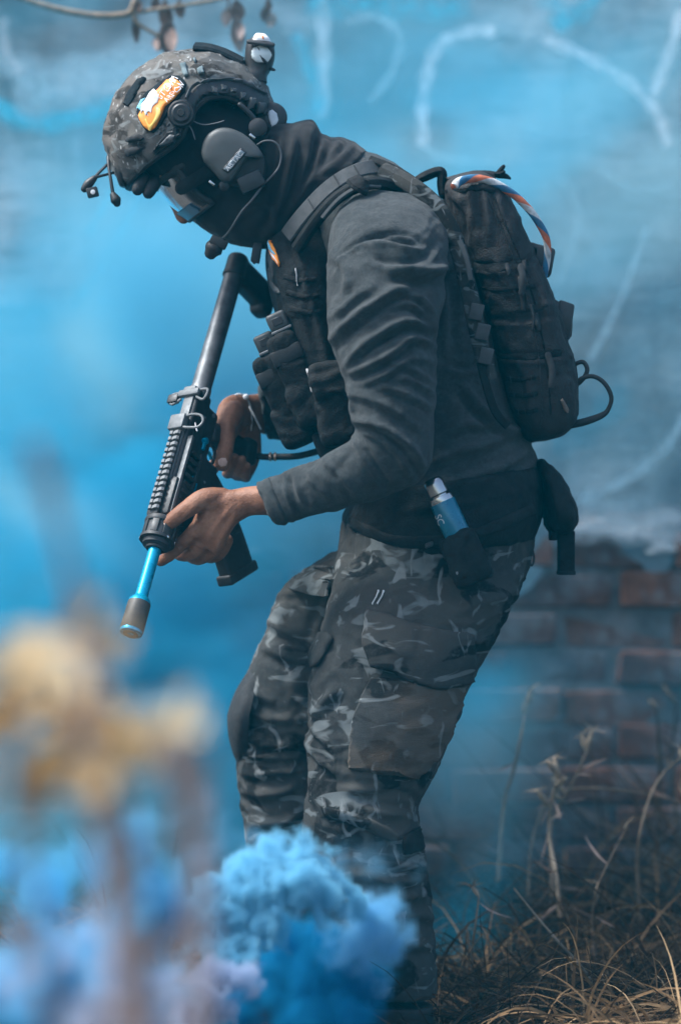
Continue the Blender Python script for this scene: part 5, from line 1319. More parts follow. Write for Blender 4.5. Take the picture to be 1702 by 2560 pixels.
# ------------------------------------------------------------------ rifle
RO = P(597, 645, 0.10)
RU = Vector((-0.215, -0.48, -0.85)).normalized()
_t = Vector((-0.53, -0.66, 0.54)); RT = (_t - RU * _t.dot(RU)).normalized()
RS = RT.cross(RU).normalized()            # the rifle's left side, turned towards the lens
def G(a, b=0.0, c=0.0): return RO + RU * a + RT * b + RS * c
rifle = thing('toy_rifle', G(0.35), 'black airsoft rifle with blue barrel held muzzle down in both hands', 'rifle')
def gbox(mb, a0, a1, b0, b1, c0, c1, bev=0.002): return mb.box(G((a0 + a1) / 2, (b0 + b1) / 2, (c0 + c1) / 2), RU * (a1 - a0) / 2, RT * (b1 - b0) / 2, RS * (c1 - c0) / 2, bev)
def make_rifle():
    q = MB(); q.lathe(G(0.0), RU, [(0.0, 0.012), (0.003, 0.0152), (0.25, 0.0158), (0.252, 0.0168), (0.262, 0.0168), (0.27, 0.0165)], 36); q.build('buffer_tube', M['gunmetal'], rifle)
    q = MB(); q.lathe(G(-0.004), RU, [(0.0, 0.006), (0.002, 0.015), (0.006, 0.0172), (0.036, 0.0174), (0.037, 0.0185), (0.042, 0.0185), (0.043, 0.0172)], 36)
    q.box(G(0.022, -0.045, 0), RU * 0.024, RT * 0.042, RS * 0.0155, 0.010, 3); q.box(G(0.030, -0.082, 0), RU * 0.026, RT * 0.016, RS * 0.0165, 0.010, 3)
    me = union(q, 0.0024, 5); add_mesh('butt_stock', me, M['polymer'], rifle)
    # receiver
    q = MB(); gbox(q, 0.262, 0.43, -0.018, 0.018, -0.0145, 0.0145, 0.005); gbox(q, 0.275, 0.425, -0.045, -0.012, -0.0125, 0.0125, 0.005); gbox(q, 0.355, 0.425, -0.075, -0.03, -0.0135, 0.0135, 0.004)
    me = union(q, 0.0024, 3); add_mesh('receiver', me, M['darkalloy'], rifle, True, 50)
    q = MB(); gbox(q, 0.27, 0.43, 0.017, 0.0215, -0.009, 0.009, 0.0012); q.build('receiver_spine', M['greyalloy'], rifle)
    # charging handle
    q = MB(); gbox(q, 0.268, 0.280, 0.018, 0.027, -0.020, 0.020, 0.003); gbox(q, 0.262, 0.276, 0.016, 0.026, -0.012, 0.012, 0.003); ch = q.build('charging_handle', M['greyalloy'], rifle)
    for s in (-1, 1):
        q = MB(); q.tube([G(0.270, 0.021, s * 0.014), G(0.272, 0.022, s * 0.034), G(0.282, 0.022, s * 0.036), G(0.290, 0.021, s * 0.030), G(0.283, 0.021, s * 0.016)], 0.0022, 8, 3); q.build('handle_latch', M['greyalloy'], ch)
    q = MB(); gbox(q, 0.272, 0.288, 0.016, 0.026, -0.040, -0.020, 0.003); q.build('latch_wing', M['polymer'], ch)
    # folded sight with ring
    q = MB(); gbox(q, 0.318, 0.345, 0.019, 0.033, -0.016, 0.013, 0.003); rs = q.build('rear_sight', M['greyalloy'], rifle)
    q = MB(); q.tube([G(0.322, 0.028, 0.010), G(0.320, 0.026, 0.026), G(0.324, 0.024, 0.040), G(0.334, 0.022, 0.044), G(0.343, 0.023, 0.038), G(0.344, 0.026, 0.024), G(0.342, 0.028, 0.010)], 0.0023, 8, 4); q.build('sling_ring', M['greyalloy'], rs)
    q = MB(); q.tube([G(0.336, 0.024, 0.032), G(0.350, 0.022, 0.038)], 0.0018, 6, 2); q.build('ring_pin', M['steel'], rs)
    # handguard with toothed top rail
    q = MB(); gbox(q, 0.425, 0.493, -0.026, 0.020, -0.022, 0.022, 0.006); q.build('handguard', M['polymer'], rifle)
    q = MB(); gbox(q, 0.346, 0.494, 0.020, 0.0255, -0.0075, 0.0075, 0.0008); tr = q.build('top_rail', M['darkalloy'], rifle)
    tooth = None
    for k in range(14):
        a = 0.3515 + k * 0.0103
        if tooth is None:
            q = MB(); q.prism([G(a - 0.0027, 0.0245, -0.0088), G(a - 0.0027, 0.0245, 0.0088), G(a - 0.0027, 0.0285, 0.0106), G(a - 0.0027, 0.0315, 0.0078), G(a - 0.0027, 0.0315, 0.0026), G(a - 0.0027, 0.0300, 0.0022), G(a - 0.0027, 0.0300, -0.0022), G(a - 0.0027, 0.0315, -0.0026), G(a - 0.0027, 0.0315, -0.0078), G(a - 0.0027, 0.0285, -0.0106)], RU, [(0, 0.04), (0.0004, 0), (0.0052, 0), (0.0056, 0.04)])
            tooth = q.build('rail_tooth', M['greyalloy'], tr, False); a0 = a
        else:
            o = bpy.data.objects.new('rail_tooth', tooth.data); COL.objects.link(o); o.parent = tr
            o.matrix_parent_inverse = tooth.matrix_parent_inverse.copy(); o.location = RU * (a - a0)
    q = MB(); gbox(q, 0.436, 0.497, -0.068, -0.020, -0.014, 0.015, 0.008); q.build('shadow_gap_block', M['polymer'], rifle)  # added dark block that fills the shadowed gap under the thumb
    # left-side rail and vents of the handguard
    q = MB(); gbox(q, 0.35, 0.494, 0.008, 0.014, 0.0145, 0.0235, 0.001); q.build('side_strip', M['greyalloy'], rifle)
    for k in range(9):
        q = MB(); gbox(q, 0.37 + k * 0.0135, 0.3765 + k * 0.0135, -0.016, 0.004, 0.0135, 0.0240, 0.0012); q.build('side_rib', M['polymer'], rifle)
    q = MB(); gbox(q, 0.365, 0.492, -0.024, -0.018, 0.012, 0.0225, 0.0012); q.build('side_strip', M['darkalloy'], rifle)
    # front collar
    q = MB(); q.lathe(G(0.494), RU, [(0.0, 0.020), (0.001, 0.0265), (0.006, 0.0275), (0.009, 0.0265), (0.010, 0.024), (0.031, 0.0245), (0.032, 0.0275), (0.037, 0.0275), (0.038, 0.022), (0.044, 0.021), (0.047, 0.015), (0.050, 0.014)], 40); fc = q.build('front_collar', M['darkalloy'], rifle)
    for ang in (20, 65, 110, 155, 200, 245, 290, 335):
        a = math.radians(ang); d = RT * math.cos(a) + RS * math.sin(a); e = RU.cross(d)
        q = MB(); q.box(G(0.514) + d * 0.0245, RU * 0.011, d * 0.0018, e * 0.0055, 0.001); q.build('collar_panel', M['polymer'], fc)
    for ang in (-62, 118, 75):
        a = math.radians(ang); d = RT * math.cos(a) + RS * math.sin(a)
        q = MB(); q.lathe(G(0.528) + d * 0.026, d, [(0, 0.0032), (0.002, 0.003), (0.0028, 0.001)], 12); q.build('collar_screw', M['steel'], fc)
    # blue outer barrel and muzzle piece
    q = MB(); q.lathe(G(0.54), RU, [(0.0, 0.0095), (0.085, 0.0098), (0.088, 0.0125), (0.093, 0.0165), (0.098, 0.0172)], 36); q.build('outer_barrel', M['blueanod'], rifle)
    q = MB(); q.lathe(G(0.637), RU, [(0.0, 0.0165), (0.0005, 0.0174), (0.046, 0.0180), (0.047, 0.0172)], 36); q.build('muzzle_sleeve', M['muzzle'], rifle)
    q = MB(); q.lathe(G(0.6835), RU, [(0.0, 0.0170), (0.002, 0.0176), (0.005, 0.0168), (0.006, 0.0120)], 36, True); q.build('muzzle_ring', M['blueanod'], rifle)
    q = MB(); q.lathe(G(0.6885), RU, [(0.0, 0.0118), (0.0016, 0.0116), (0.0016, 0.005), (-0.006, 0.0048)], 30, True); q.build('muzzle_face', M['muzzle'], rifle)
    # pistol grip with motor cap and air hose
    gd = (-RT * 0.95 - RU * 0.22).normalized(); gf = (RU - gd * RU.dot(gd)).normalized(); gc = G(0.305, -0.045)
    q = MB(); q.box(gc + gd * 0.045, gd * 0.052, gf * 0.0185, RS * 0.0145, 0.010, 3); q.box(gc + gd * 0.093, gd * 0.014, gf * 0.0215, RS * 0.017, 0.006, 3)
    me = union(q, 0.0024, 4); add_mesh('pistol_grip', me, M['polymer'], rifle)
    hs_ = gc + gd * 0.105
    q = MB(); q.tube([hs_, P(660, 1142, 0.07), P(700, 1142, 0.06), P(745, 1140, 0.05), P(800, 1126, 0.03), P(850, 1105, 0.0)], 0.0052, 12, 5); hose = q.build('air_hose', M['rubber'], rifle)
    for x in (676, 688):
        q = MB(); q.lathe(P(x, 1142, 0.064), Vector((1, -0.1, 0)), [(-0.002, 0.0055), (-0.0015, 0.0072), (0.0015, 0.0072), (0.002, 0.0055)], 16); q.build('hose_ferrule', M['brass'], hose)
    # trigger guard, selector, blue controls
    q = MB(); q.tube([G(0.315, -0.045), G(0.325, -0.068), G(0.350, -0.068), G(0.358, -0.048)], 0.003, 8, 4); q.build('trigger_guard', M['darkalloy'], rifle)
    q = MB(); q.tube([G(0.338, -0.044), G(0.335, -0.056), G(0.340, -0.064)], 0.0028, 8, 3); q.build('trigger', M['blueanod'], rifle)
    q = MB(); gbox(q, 0.333, 0.352, -0.028, -0.022, 0.0130, 0.0175, 0.0015); q.lathe(G(0.335, -0.025, 0.012), RS, [(0, 0.0055), (0.006, 0.0055), (0.007, 0.003)], 14); q.build('selector', M['blueanod'], rifle)
    q = MB(); q.lathe(G(0.407, -0.022, 0.012), RS, [(0, 0.0062), (0.006, 0.006), (0.0075, 0.003)], 14); q.build('magazine_catch', M['blueanod'], rifle)
    q = MB(); gbox(q, 0.408, 0.440, -0.034, -0.031, 0.0125, 0.0165, 0.001); q.build('bolt_lever', M['blueanod'], rifle)
    for (a, b, r) in ((0.285, -0.030, 0.0032), (0.418, -0.030, 0.0032), (0.352, -0.006, 0.0022), (0.300, -0.012, 0.002), (0.395, -0.050, 0.002)):
        q = MB(); q.lathe(G(a, b, 0.0125), RS, [(0, r), (0.0022, r), (0.0028, r * 0.6)], 12); q.build('receiver_pin', M['greyalloy'], rifle)
    q = MB(); gbox(q, 0.335, 0.385, -0.010, 0.006, 0.0140, 0.0156, 0.0008); q.build('port_cover', M['polymer'], rifle)
    for k in range(5):
        q = MB(); q.lathe(G(0.055 + 0.036 * k, -0.0150, 0.0), -RT, [(0, 0.0036), (0.0016, 0.0034), (0.0016, 0.002)], 12); q.build('tube_notch', M['darkalloy'], rifle)
    # curved magazine
    rings = []
    for k in range(12):
        t = k / 11; c = G(0.392 + 0.045 * t + 0.036 * t * t, -0.055 - 0.138 * t); dd = (-RT * 0.138 + RU * (0.045 + 0.072 * t)).normalized(); ff = (RU - dd * RU.dot(dd)).normalized()
        rings.append([c + ff * 0.0355 * sgn(math.cos(a), 0.35) + RS * 0.0122 * sgn(math.sin(a), 0.35) for a in [2 * math.pi * j / 28 for j in range(28)]])
    q = MB(); q.skin(rings); mg = q.build('magazine', M['polymer'], rifle)
    e = rings[-1]; ec = sum(e, Vector()) / len(e)
    q = MB(); q.box(ec, ff * 0.0395, RS * 0.0145, dd * 0.0085, 0.004, 3); q.build('magazine_foot', M['polymer'], mg)
    for k in (3, 5, 7):
        q = MB(); c = sum(rings[k], Vector()) / 28; q.box(c + RS * 0.0118, ff * 0.024, RS * 0.0012, dd * 0.0022, 0.0008); q.build('magazine_rib', M['polymer'], mg)
    q = MB(); c = sum(rings[5], Vector()) / 28; q.box(c + RS * 0.0122 - ff * 0.018, ff * 0.003, RS * 0.0008, dd * 0.012, 0.0006); q.build('magazine_mark', M['greyalloy'], mg)
def sgn(v, p): return math.copysign(abs(v) ** p, v)
make_rifle()
# ------------------------------------------------------------------ plants
def straw_mat(name, dark, mid, light, rough=0.8, trans=0.0):
    m, nt, b = new_mat(name)
    at = N(nt, 'ShaderNodeAttribute'); at.attribute_name = 'tint'
    c = ramp(nt, at.outputs['Fac'], [(0.0, dark), (0.5, mid), (1.0, light)])
    k = ramp(nt, noise_tex(nt, coords(nt), 60, 4), [(0.3, (0.6, 0.6, 0.6)), (0.7, (1.15, 1.15, 1.15))])
    c = mixc(nt, 1.0, c, k, 'MULTIPLY')
    nt.links.new(c, b.inputs['Base Color']); b.inputs['Roughness'].default_value = rough
    b.inputs['Specular IOR Level'].default_value = 0.25
    if trans:
        t = N(nt, 'ShaderNodeBsdfTranslucent'); nt.links.new(c, t.inputs['Color']); mx = N(nt, 'ShaderNodeMixShader'); mx.inputs[0].default_value = trans
        nt.links.new(b.outputs[0], mx.inputs[1]); nt.links.new(t.outputs[0], mx.inputs[2]); nt.links.new(mx.outputs[0], nt.nodes['Material Output'].inputs['Surface'])
    return m
M['straw'] = straw_mat('dry_straw', (0.026, 0.015, 0.008), (0.115, 0.066, 0.032), (0.36, 0.225, 0.11), trans=0.15)
M['straw2'] = straw_mat('pale_straw', (0.14, 0.082, 0.038), (0.33, 0.195, 0.09), (0.52, 0.35, 0.19), trans=0.2)
M['twig'] = straw_mat('dry_twig', (0.07, 0.05, 0.035), (0.17, 0.125, 0.09), (0.34, 0.27, 0.20))
M['deadleaf'] = straw_mat('dead_leaf', (0.10, 0.07, 0.055), (0.26, 0.175, 0.14), (0.58, 0.44, 0.39), trans=0.3)
M['yellowleaf'] = straw_mat('yellowed_leaf', (0.30, 0.19, 0.08), (0.58, 0.38, 0.18), (0.80, 0.66, 0.42), trans=0.35)

class Tint(MB):
    def __init__(self): super().__init__(); self.t = []
    def blade(self, base, dirv, length, width, droop, tint, seg=5, side=None):
        d = dirv.normalized(); side = side or d.cross(Vector((random.uniform(-1, 1), random.uniform(-1, 1), 0.3))).normalized()
        q = base.copy(); n0 = len(self.v); st = length / seg
        for i in range(seg + 1):
            t = i / seg; w = width * (1 - t ** 1.6) * 0.5 + 0.00025
            self.v += [tuple(q - side * w), tuple(q + side * w)]; self.t += [tint, tint]
            q = q + d * st; d = (d + Vector((0, 0, -droop / seg)) + Vector((random.uniform(-1, 1), random.uniform(-1, 1), random.uniform(-1, 1))) * 0.05).normalized()
        for i in range(seg): a = n0 + 2 * i; self.f.append((a, a + 1, a + 3, a + 2))
    def stalk(self, pts, r, tint, seg=6, sub=4):
        n0 = len(self.v); self.tube(pts, r, seg, sub); self.t += [tint] * (len(self.v) - n0)
    def leaf(self, base, d, length, width, tint, curl=0.4, nrm=None):
        d = d.normalized(); nrm = nrm or Vector((random.uniform(-1, 1), random.uniform(-1, 1), random.uniform(-1, 1)))
        s = d.cross(nrm).normalized(); n = s.cross(d); n0 = len(self.v); R = 7
        for i in range(R):
            t = i / (R - 1); w = width * 0.5 * math.sin(math.pi * min(1, t * 0.96 + 0.03)) ** 0.8
            c = base + d * length * t + n * curl * length * (t * t) * 0.5
            for j in (-1, -0.5, 0, 0.5, 1): self.v.append(tuple(c + s * w * j + n * w * 0.5 * (abs(j) ** 1.5 - 0.3))); self.t.append(min(1, max(0, tint + random.uniform(-0.08, 0.08))))
        for i in range(R - 1):
            for j in range(4): a = n0 + i * 5 + j; self.f.append((a, a + 1, a + 6, a + 5))
    def done(self, name, m, parent=None):
        me = self.mesh(name); at = me.attributes.new('tint', 'FLOAT', 'POINT'); at.data.foreach_set('value', self.t)
        return add_mesh(name, me, m, parent, True)

def make_grass():
    random.seed(21)
    g = Tint()
    # matted dry grass between the person and the wall
    for i in range(8200):
        x = random.uniform(-1.5, 1.6); y = random.uniform(0.12, 1.26)
        if x < 0.1 and random.random() < 0.55: continue
        hgt = random.uniform(0.09, 0.26) * (1.0 + 0.9 * max(0, min(1, (x - 0.15) / 0.5)) * max(0, min(1, (y - 0.2) / 0.6)))
        a = random.uniform(0, 2 * math.pi); lean = random.uniform(0.3, 2.4)
        g.blade(Vector((x, y, random.uniform(-0.01, 0.05))), Vector((math.cos(a) * lean, math.sin(a) * lean * 0.7, 1)), hgt * random.uniform(0.8, 1.8), random.uniform(0.0018, 0.0062), random.uniform(0.6, 3.4), random.random() ** 2.0 * 0.85, 6)
    for i in range(1500):     # low tangle right of the boots
        x = random.uniform(0.12, 0.75); y = random.uniform(-0.25, 0.3)
        a = random.uniform(0, 2 * math.pi)
        g.blade(Vector((x, y, random.uniform(-0.01, 0.03))), Vector((math.cos(a), math.sin(a) * 0.7, random.uniform(0.4, 1.2))), random.uniform(0.08, 0.26), random.uniform(0.0015, 0.0035), random.uniform(0.4, 1.6), random.random() ** 2.5 * 0.7, 5)
    o = g.done('dry_grass', M['straw']); tag(o, 'dark tangled dry grass along the foot of the brick wall', 'grass', None, 'stuff')
    g = Tint()
    for i in range(620):      # pale flattened clump in the near corner
        cx = random.gauss(0.50, 0.11); y = random.uniform(-0.42, -0.05); hx = random.uniform(-1.8, 1.0)
        if cx < 0.33: continue
        g.blade(Vector((cx, y, random.uniform(-0.01, 0.05))), Vector((hx, random.uniform(-0.6, 0.3), random.uniform(0.5, 1.2))), random.uniform(0.10, 0.26), random.uniform(0.0025, 0.0075), random.uniform(1.0, 3.2), random.random() ** 1.6, 8)
    for i in range(160):      # broken bits of straw lying about
        a = random.uniform(0, 6.3); g.blade(Vector((random.uniform(0.15, 0.75), random.uniform(-0.4, 0.5), random.uniform(0.01, 0.08))), Vector((math.cos(a), math.sin(a), random.uniform(-0.2, 0.25))), random.uniform(0.05, 0.16), random.uniform(0.003, 0.007), 0.3, random.random(), 3)
    o = g.done('straw_clump', M['straw2']); tag(o, 'pale straw clump drooping at the lower corner beside the boots', 'grass', None, 'stuff')
    g = Tint()
    for i in range(420):      # stubble at the smoke side
        x = random.uniform(-0.62, -0.2); y = random.uniform(-0.9, -0.3); a = random.uniform(0, 6.3)
        g.blade(Vector((x, y, 0)), Vector((math.cos(a), math.sin(a), 1.0)), random.uniform(0.04, 0.12), random.uniform(0.002, 0.004), random.uniform(0.2, 1.4), random.random(), 5)
    o = g.done('stubble', M['straw2']); tag(o, 'short reddish straw stubble on the soil under the smoke', 'grass', None, 'stuff')
make_grass()

def weed(name, pts, y, r, tint, label, heads=3, leaves=4, seed=1):
    random.seed(seed)
    base = P(*pts[-1], y); base.z = max(0, base.z)
    t = thing(name, Vector((base.x, y, 0)), label, 'weed', 'dry weeds in front of the wall')
    path = [P(a, b, y + 0.03 * math.sin(i * 1.7 + seed)) for i, (a, b) in enumerate(pts)]
    s = Tint(); n = len(path); s.stalk(path, [r * (0.55 + 0.6 * i / max(1, n - 1)) for i in range(n)], tint); s.done('stem', M['twig'], t)
    for k in range(leaves):
        q = path[random.randrange(n - 1)].lerp(path[random.randrange(1, n)], random.random()) if n > 2 else path[0].lerp(path[-1], random.random())
        i = random.randrange(n - 1); q = path[i].lerp(path[i + 1], random.random())
        l = Tint(); l.leaf(q, Vector((random.uniform(-1, 1), random.uniform(-0.5, 0.5), random.uniform(-1, 0.4))), random.uniform(0.03, 0.08), random.uniform(0.003, 0.007), random.uniform(0.3, 0.9), random.uniform(0.3, 1.2)); l.done('leaf', M['deadleaf'], t)
    for k in range(heads):
        i = 0 if k == 0 else random.randrange(max(1, n // 2)); q = path[i].lerp(path[i + 1], random.random() * 0.7 if k else 0)
        h = Tint(); e = q + Vector((random.uniform(-0.03, 0.03), random.uniform(-0.02, 0.02), random.uniform(0.01, 0.04)))
        h.stalk([q, q.lerp(e, 0.5), e], [r * 0.5, r * 1.6, r * 0.8], min(1, tint + 0.25), 6, 3)
        for j in range(7): h.blade(e, Vector((random.uniform(-1, 1), random.uniform(-1, 1), random.uniform(-0.2, 1))), random.uniform(0.012, 0.03), 0.002, 0.6, min(1, tint + random.uniform(0, 0.3)), 3)
        h.done('seed_head', M['twig'], t)
for i, (pts, y, r, tint, lab, hd, lv) in enumerate([
    ([(1312, 1775), (1300, 1850), (1282, 1930), (1258, 2020), (1245, 2200)], 0.62, 0.0042, 0.75, 'upright dry weed with a pale stub top in the blue haze', 2, 2),
    ([(1465, 1880), (1430, 1960), (1385, 2040), (1375, 2070), (1380, 2240)], 0.55, 0.0036, 0.6, 'bent dry weed with curled leaves before the dark bricks', 4, 7),
    ([(1396, 1935), (1378, 2010), (1372, 2090), (1390, 2190), (1400, 2290)], 0.45, 0.004, 0.85, 'thick leafy dry weed in the middle of the grass', 4, 9),
    ([(1702, 1895), (1660, 1930), (1626, 1986), (1600, 2080), (1592, 2170), (1600, 2300)], 0.5, 0.003, 0.6, 'long arching weed stalk leaning to the picture edge', 1, 1),
    ([(1730, 2015), (1640, 1990), (1565, 1978), (1463, 1971), (1380, 1990), (1330, 2100), (1320, 2240)], 0.58, 0.0026, 0.55, 'thin weed stalk bowing flat across the wall foot', 1, 3),
    ([(1284, 2221), (1340, 2290), (1400, 2360), (1463, 2431), (1500, 2500)], 0.12, 0.0028, 0.75, 'straight fallen stalk slanting down through the dark grass', 0, 1),
    ([(1197, 2242), (1188, 2310), (1179, 2395), (1185, 2500)], 0.15, 0.0026, 0.6, 'short thin stalk close behind the trouser leg', 1, 1),
    ([(1560, 2080), (1500, 2200), (1480, 2300), (1490, 2420)], 0.35, 0.0028, 0.5, 'dark slender weed behind the pale straw clump', 2, 5),
    ([(1640, 1770), (1648, 1900), (1645, 2050), (1650, 2250)], 0.9, 0.0045, 0.05, 'dark stem in place of a post in the dark recess at the edge', 2, 6),  # this stem and the next are added in place of dark upright posts
    ([(1690, 1760), (1680, 1900), (1690, 2080), (1685, 2250)], 0.95, 0.004, 0.05, 'darkest stem in place of a post in the recess by the picture edge', 2, 6),
]):
    weed('dry_weed', pts, y, r, tint, lab, hd, lv, i + 3)

# twiggy branch with hanging dead leaves over the helmet
def make_branch():
    random.seed(5); y = 0.72
    t = thing('bare_branch', P(250, 20, y), 'bare twig with hanging dead leaves above the helmet', 'branch')
    for pts, r in (([(40, -20), (80, 4), (172, 29), (258, 40), (321, 34), (336, 8), (350, -20)], 0.0062), ([(330, 22), (339, 52), (365, 72), (400, 90)], 0.0036), ([(324, 34), (400, 22), (476, 11), (560, -5), (640, -30), (700, -44)], 0.0036), ([(350, -20), (410, -44), (520, -52), (620, -50), (700, -42)], 0.004), ([(50, -12), (-60, -160), (-150, -600), (-190, -1300), (-200, -1750), (-190, -2060)], 0.010)):
        s = Tint(); s.stalk([P(a, b, y + 0.5 * min(1, max(0, -b / 2000))) for a, b in pts], r, 0.85, 8); s.done('twig', M['twig'], t)
    for (x, y0, y1, w, tn) in ((338, 36, 110, 0.013, 0.15), (412, 0, 80, 0.022, 0.35), (420, 40, 140, 0.026, 0.45), (428, 70, 130, 0.02, 0.6), (398, 80, 128, 0.014, 0.5), (388, 96, 122, 0.01, 0.7), (448, 0, 46, 0.018, 0.4), (570, 20, 66, 0.018, 0.8), (590, 0, 60, 0.024, 0.35), (592, 40, 134, 0.022, 0.6), (604, 60, 100, 0.014, 0.8), (664, 15, 56, 0.016, 0.2), (678, 30, 72, 0.018, 0.8), (672, -5, 30, 0.012, 0.5), (394, -10, 30, 0.014, 0.3), (345, 0, 30, 0.012, 0.2)):
        l = Tint(); a, b = P(x, y0, y), P(x + random.uniform(-8, 8), y1, y + random.uniform(-0.03, 0.03)); l.leaf(a, b - a, (b - a).length, w * 1.25, tn, random.uniform(-0.3, 0.3), Vector((random.uniform(-0.4, 0.4), -1, 0))); l.done('leaf', M['deadleaf'], t)
    for (x, y1) in ((412, 0), (590, 0), (672, 0), (570, 22), (448, 2)):
        s = Tint(); s.stalk([P(x + 4, -40, y), P(x, y1 + 6, y)], 0.0022, 0.4); s.done('twig', M['twig'], t)
make_branch()

# yellowed plant close to the lens, far out of focus
def make_front_plant():
    random.seed(9); y = -2.70
    t = thing('yellowed_plant', Vector((P(200, 2200, y).x, y, 0)), 'blurred yellowed leafy plant close to the camera before the smoke', 'plant')
    k = (D + y) / D / S
    for pts, r, tn in (([(215, 1640), (225, 1800), (240, 2000), (290, 2250), (340, 2700), (350, 3250)], 0.0075, 0.95), ([(430, 1840), (470, 2000), (495, 2200), (490, 2600), (420, 3250)], 0.0085, 0.95), ([(60, 1700), (40, 1900), (90, 2300), (160, 2800), (220, 3250)], 0.004, 0.6), ([(90, 1120), (140, 1300), (190, 1480), (215, 1640)], 0.0042, 0.6), ([(130, 1180), (170, 1400), (235, 1600)], 0.003, 0.5), ([(240, 1900), (330, 2100), (360, 2400), (370, 3000)], 0.004, 0.7)):
        s = Tint(); s.stalk([P(a, b, y) for a, b in pts], r, tn, 8); s.done('stem', M['deadleaf'], t)
    for (x, yy, n_, R_, L, tn) in ((140, 1620, 9, 60, 120, 0.92), (235, 1600, 6, 40, 100, 0.72), (60, 1690, 6, 60, 120, 0.85), (110, 1760, 6, 50, 130, 0.42), (205, 1790, 7, 45, 120, 0.5), (410, 1835, 8, 48, 110, 0.95), (340, 1830, 5, 36, 100, 0.85), (225, 1890, 9, 60, 120, 0.55), (270, 1930, 5, 40, 110, 0.38), (20, 1900, 7, 60, 150, 0.22), (0, 1820, 4, 40, 120, 0.4)):
        for q in range(n_):
            a = random.uniform(0, 2 * math.pi); rr = random.uniform(0, R_)
            l = Tint(); l.leaf(P(x + rr * math.cos(a), yy + rr * 0.7 * math.sin(a), y + random.uniform(-0.05, 0.05)), Vector((math.cos(a), random.uniform(-0.6, 0.6), -0.6 * math.sin(a))), L * k * random.uniform(0.7, 1.2), L * k * 0.55, min(1, max(0, tn + random.uniform(-0.15, 0.1))), random.uniform(-0.6, 0.6), Vector((random.uniform(-0.5, 0.5), -1, random.uniform(0.2, 1.0)))); l.done('leaf', M['yellowleaf'], t)
    for (x, yy, dx, dy, L, w, tn) in ((300, 2200, 0.4, -1, 180, 50, 0.4), (340, 2420, 0.7, -0.6, 200, 60, 0.4), (120, 2420, -0.7, -0.6, 220, 60, 0.35), (480, 2050, 0.2, -1, 200, 44, 0.6), (200, 2560, 1.0, -0.2, 260, 60, 0.35)):
        l = Tint(); l.leaf(P(x, yy, y + random.uniform(-0.06, 0.06)), Vector((dx, random.uniform(-0.4, 0.4), -dy)), L * k, w * k, tn, random.uniform(-0.3, 0.3), Vector((0.2, -1, 0.5))); l.done('leaf', M['deadleaf'], t)
make_front_plant()
# ------------------------------------------------------------------ smoke and haze
def vol_mat(name, color, density, aniso=0.0):
    m = bpy.data.materials.new(name); m.use_nodes = True; nt = m.node_tree
    nt.nodes.remove(nt.nodes['Principled BSDF'])
    v = nt.nodes.new('ShaderNodeVolumePrincipled'); v.inputs['Color'].default_value = (*color, 1); v.inputs['Density'].default_value = density; v.inputs['Anisotropy'].default_value = aniso
    nt.links.new(v.outputs[0], nt.nodes['Material Output'].inputs['Volume'])
    return m
def closed_box(x0, x1, y0, y1, z0, z1):
    mb = MB(); mb.box(Vector(((x0 + x1) / 2, (y0 + y1) / 2, (z0 + z1) / 2)), Vector(((x1 - x0) / 2, 0, 0)), Vector((0, (y1 - y0) / 2, 0)), Vector((0, 0, (z1 - z0) / 2))); return mb

def grid_points(lo, hi, step):
    n = [max(3, int(round((b - a) / step)) + 1) for a, b in zip(lo, hi)]
    ax = [np.linspace(a, b, k) for a, b, k in zip(lo, hi, n)]
    X, Y, Z = np.meshgrid(*ax, indexing='ij')
    return n, np.stack([X.ravel(), Y.ravel(), Z.ravel()], 1)

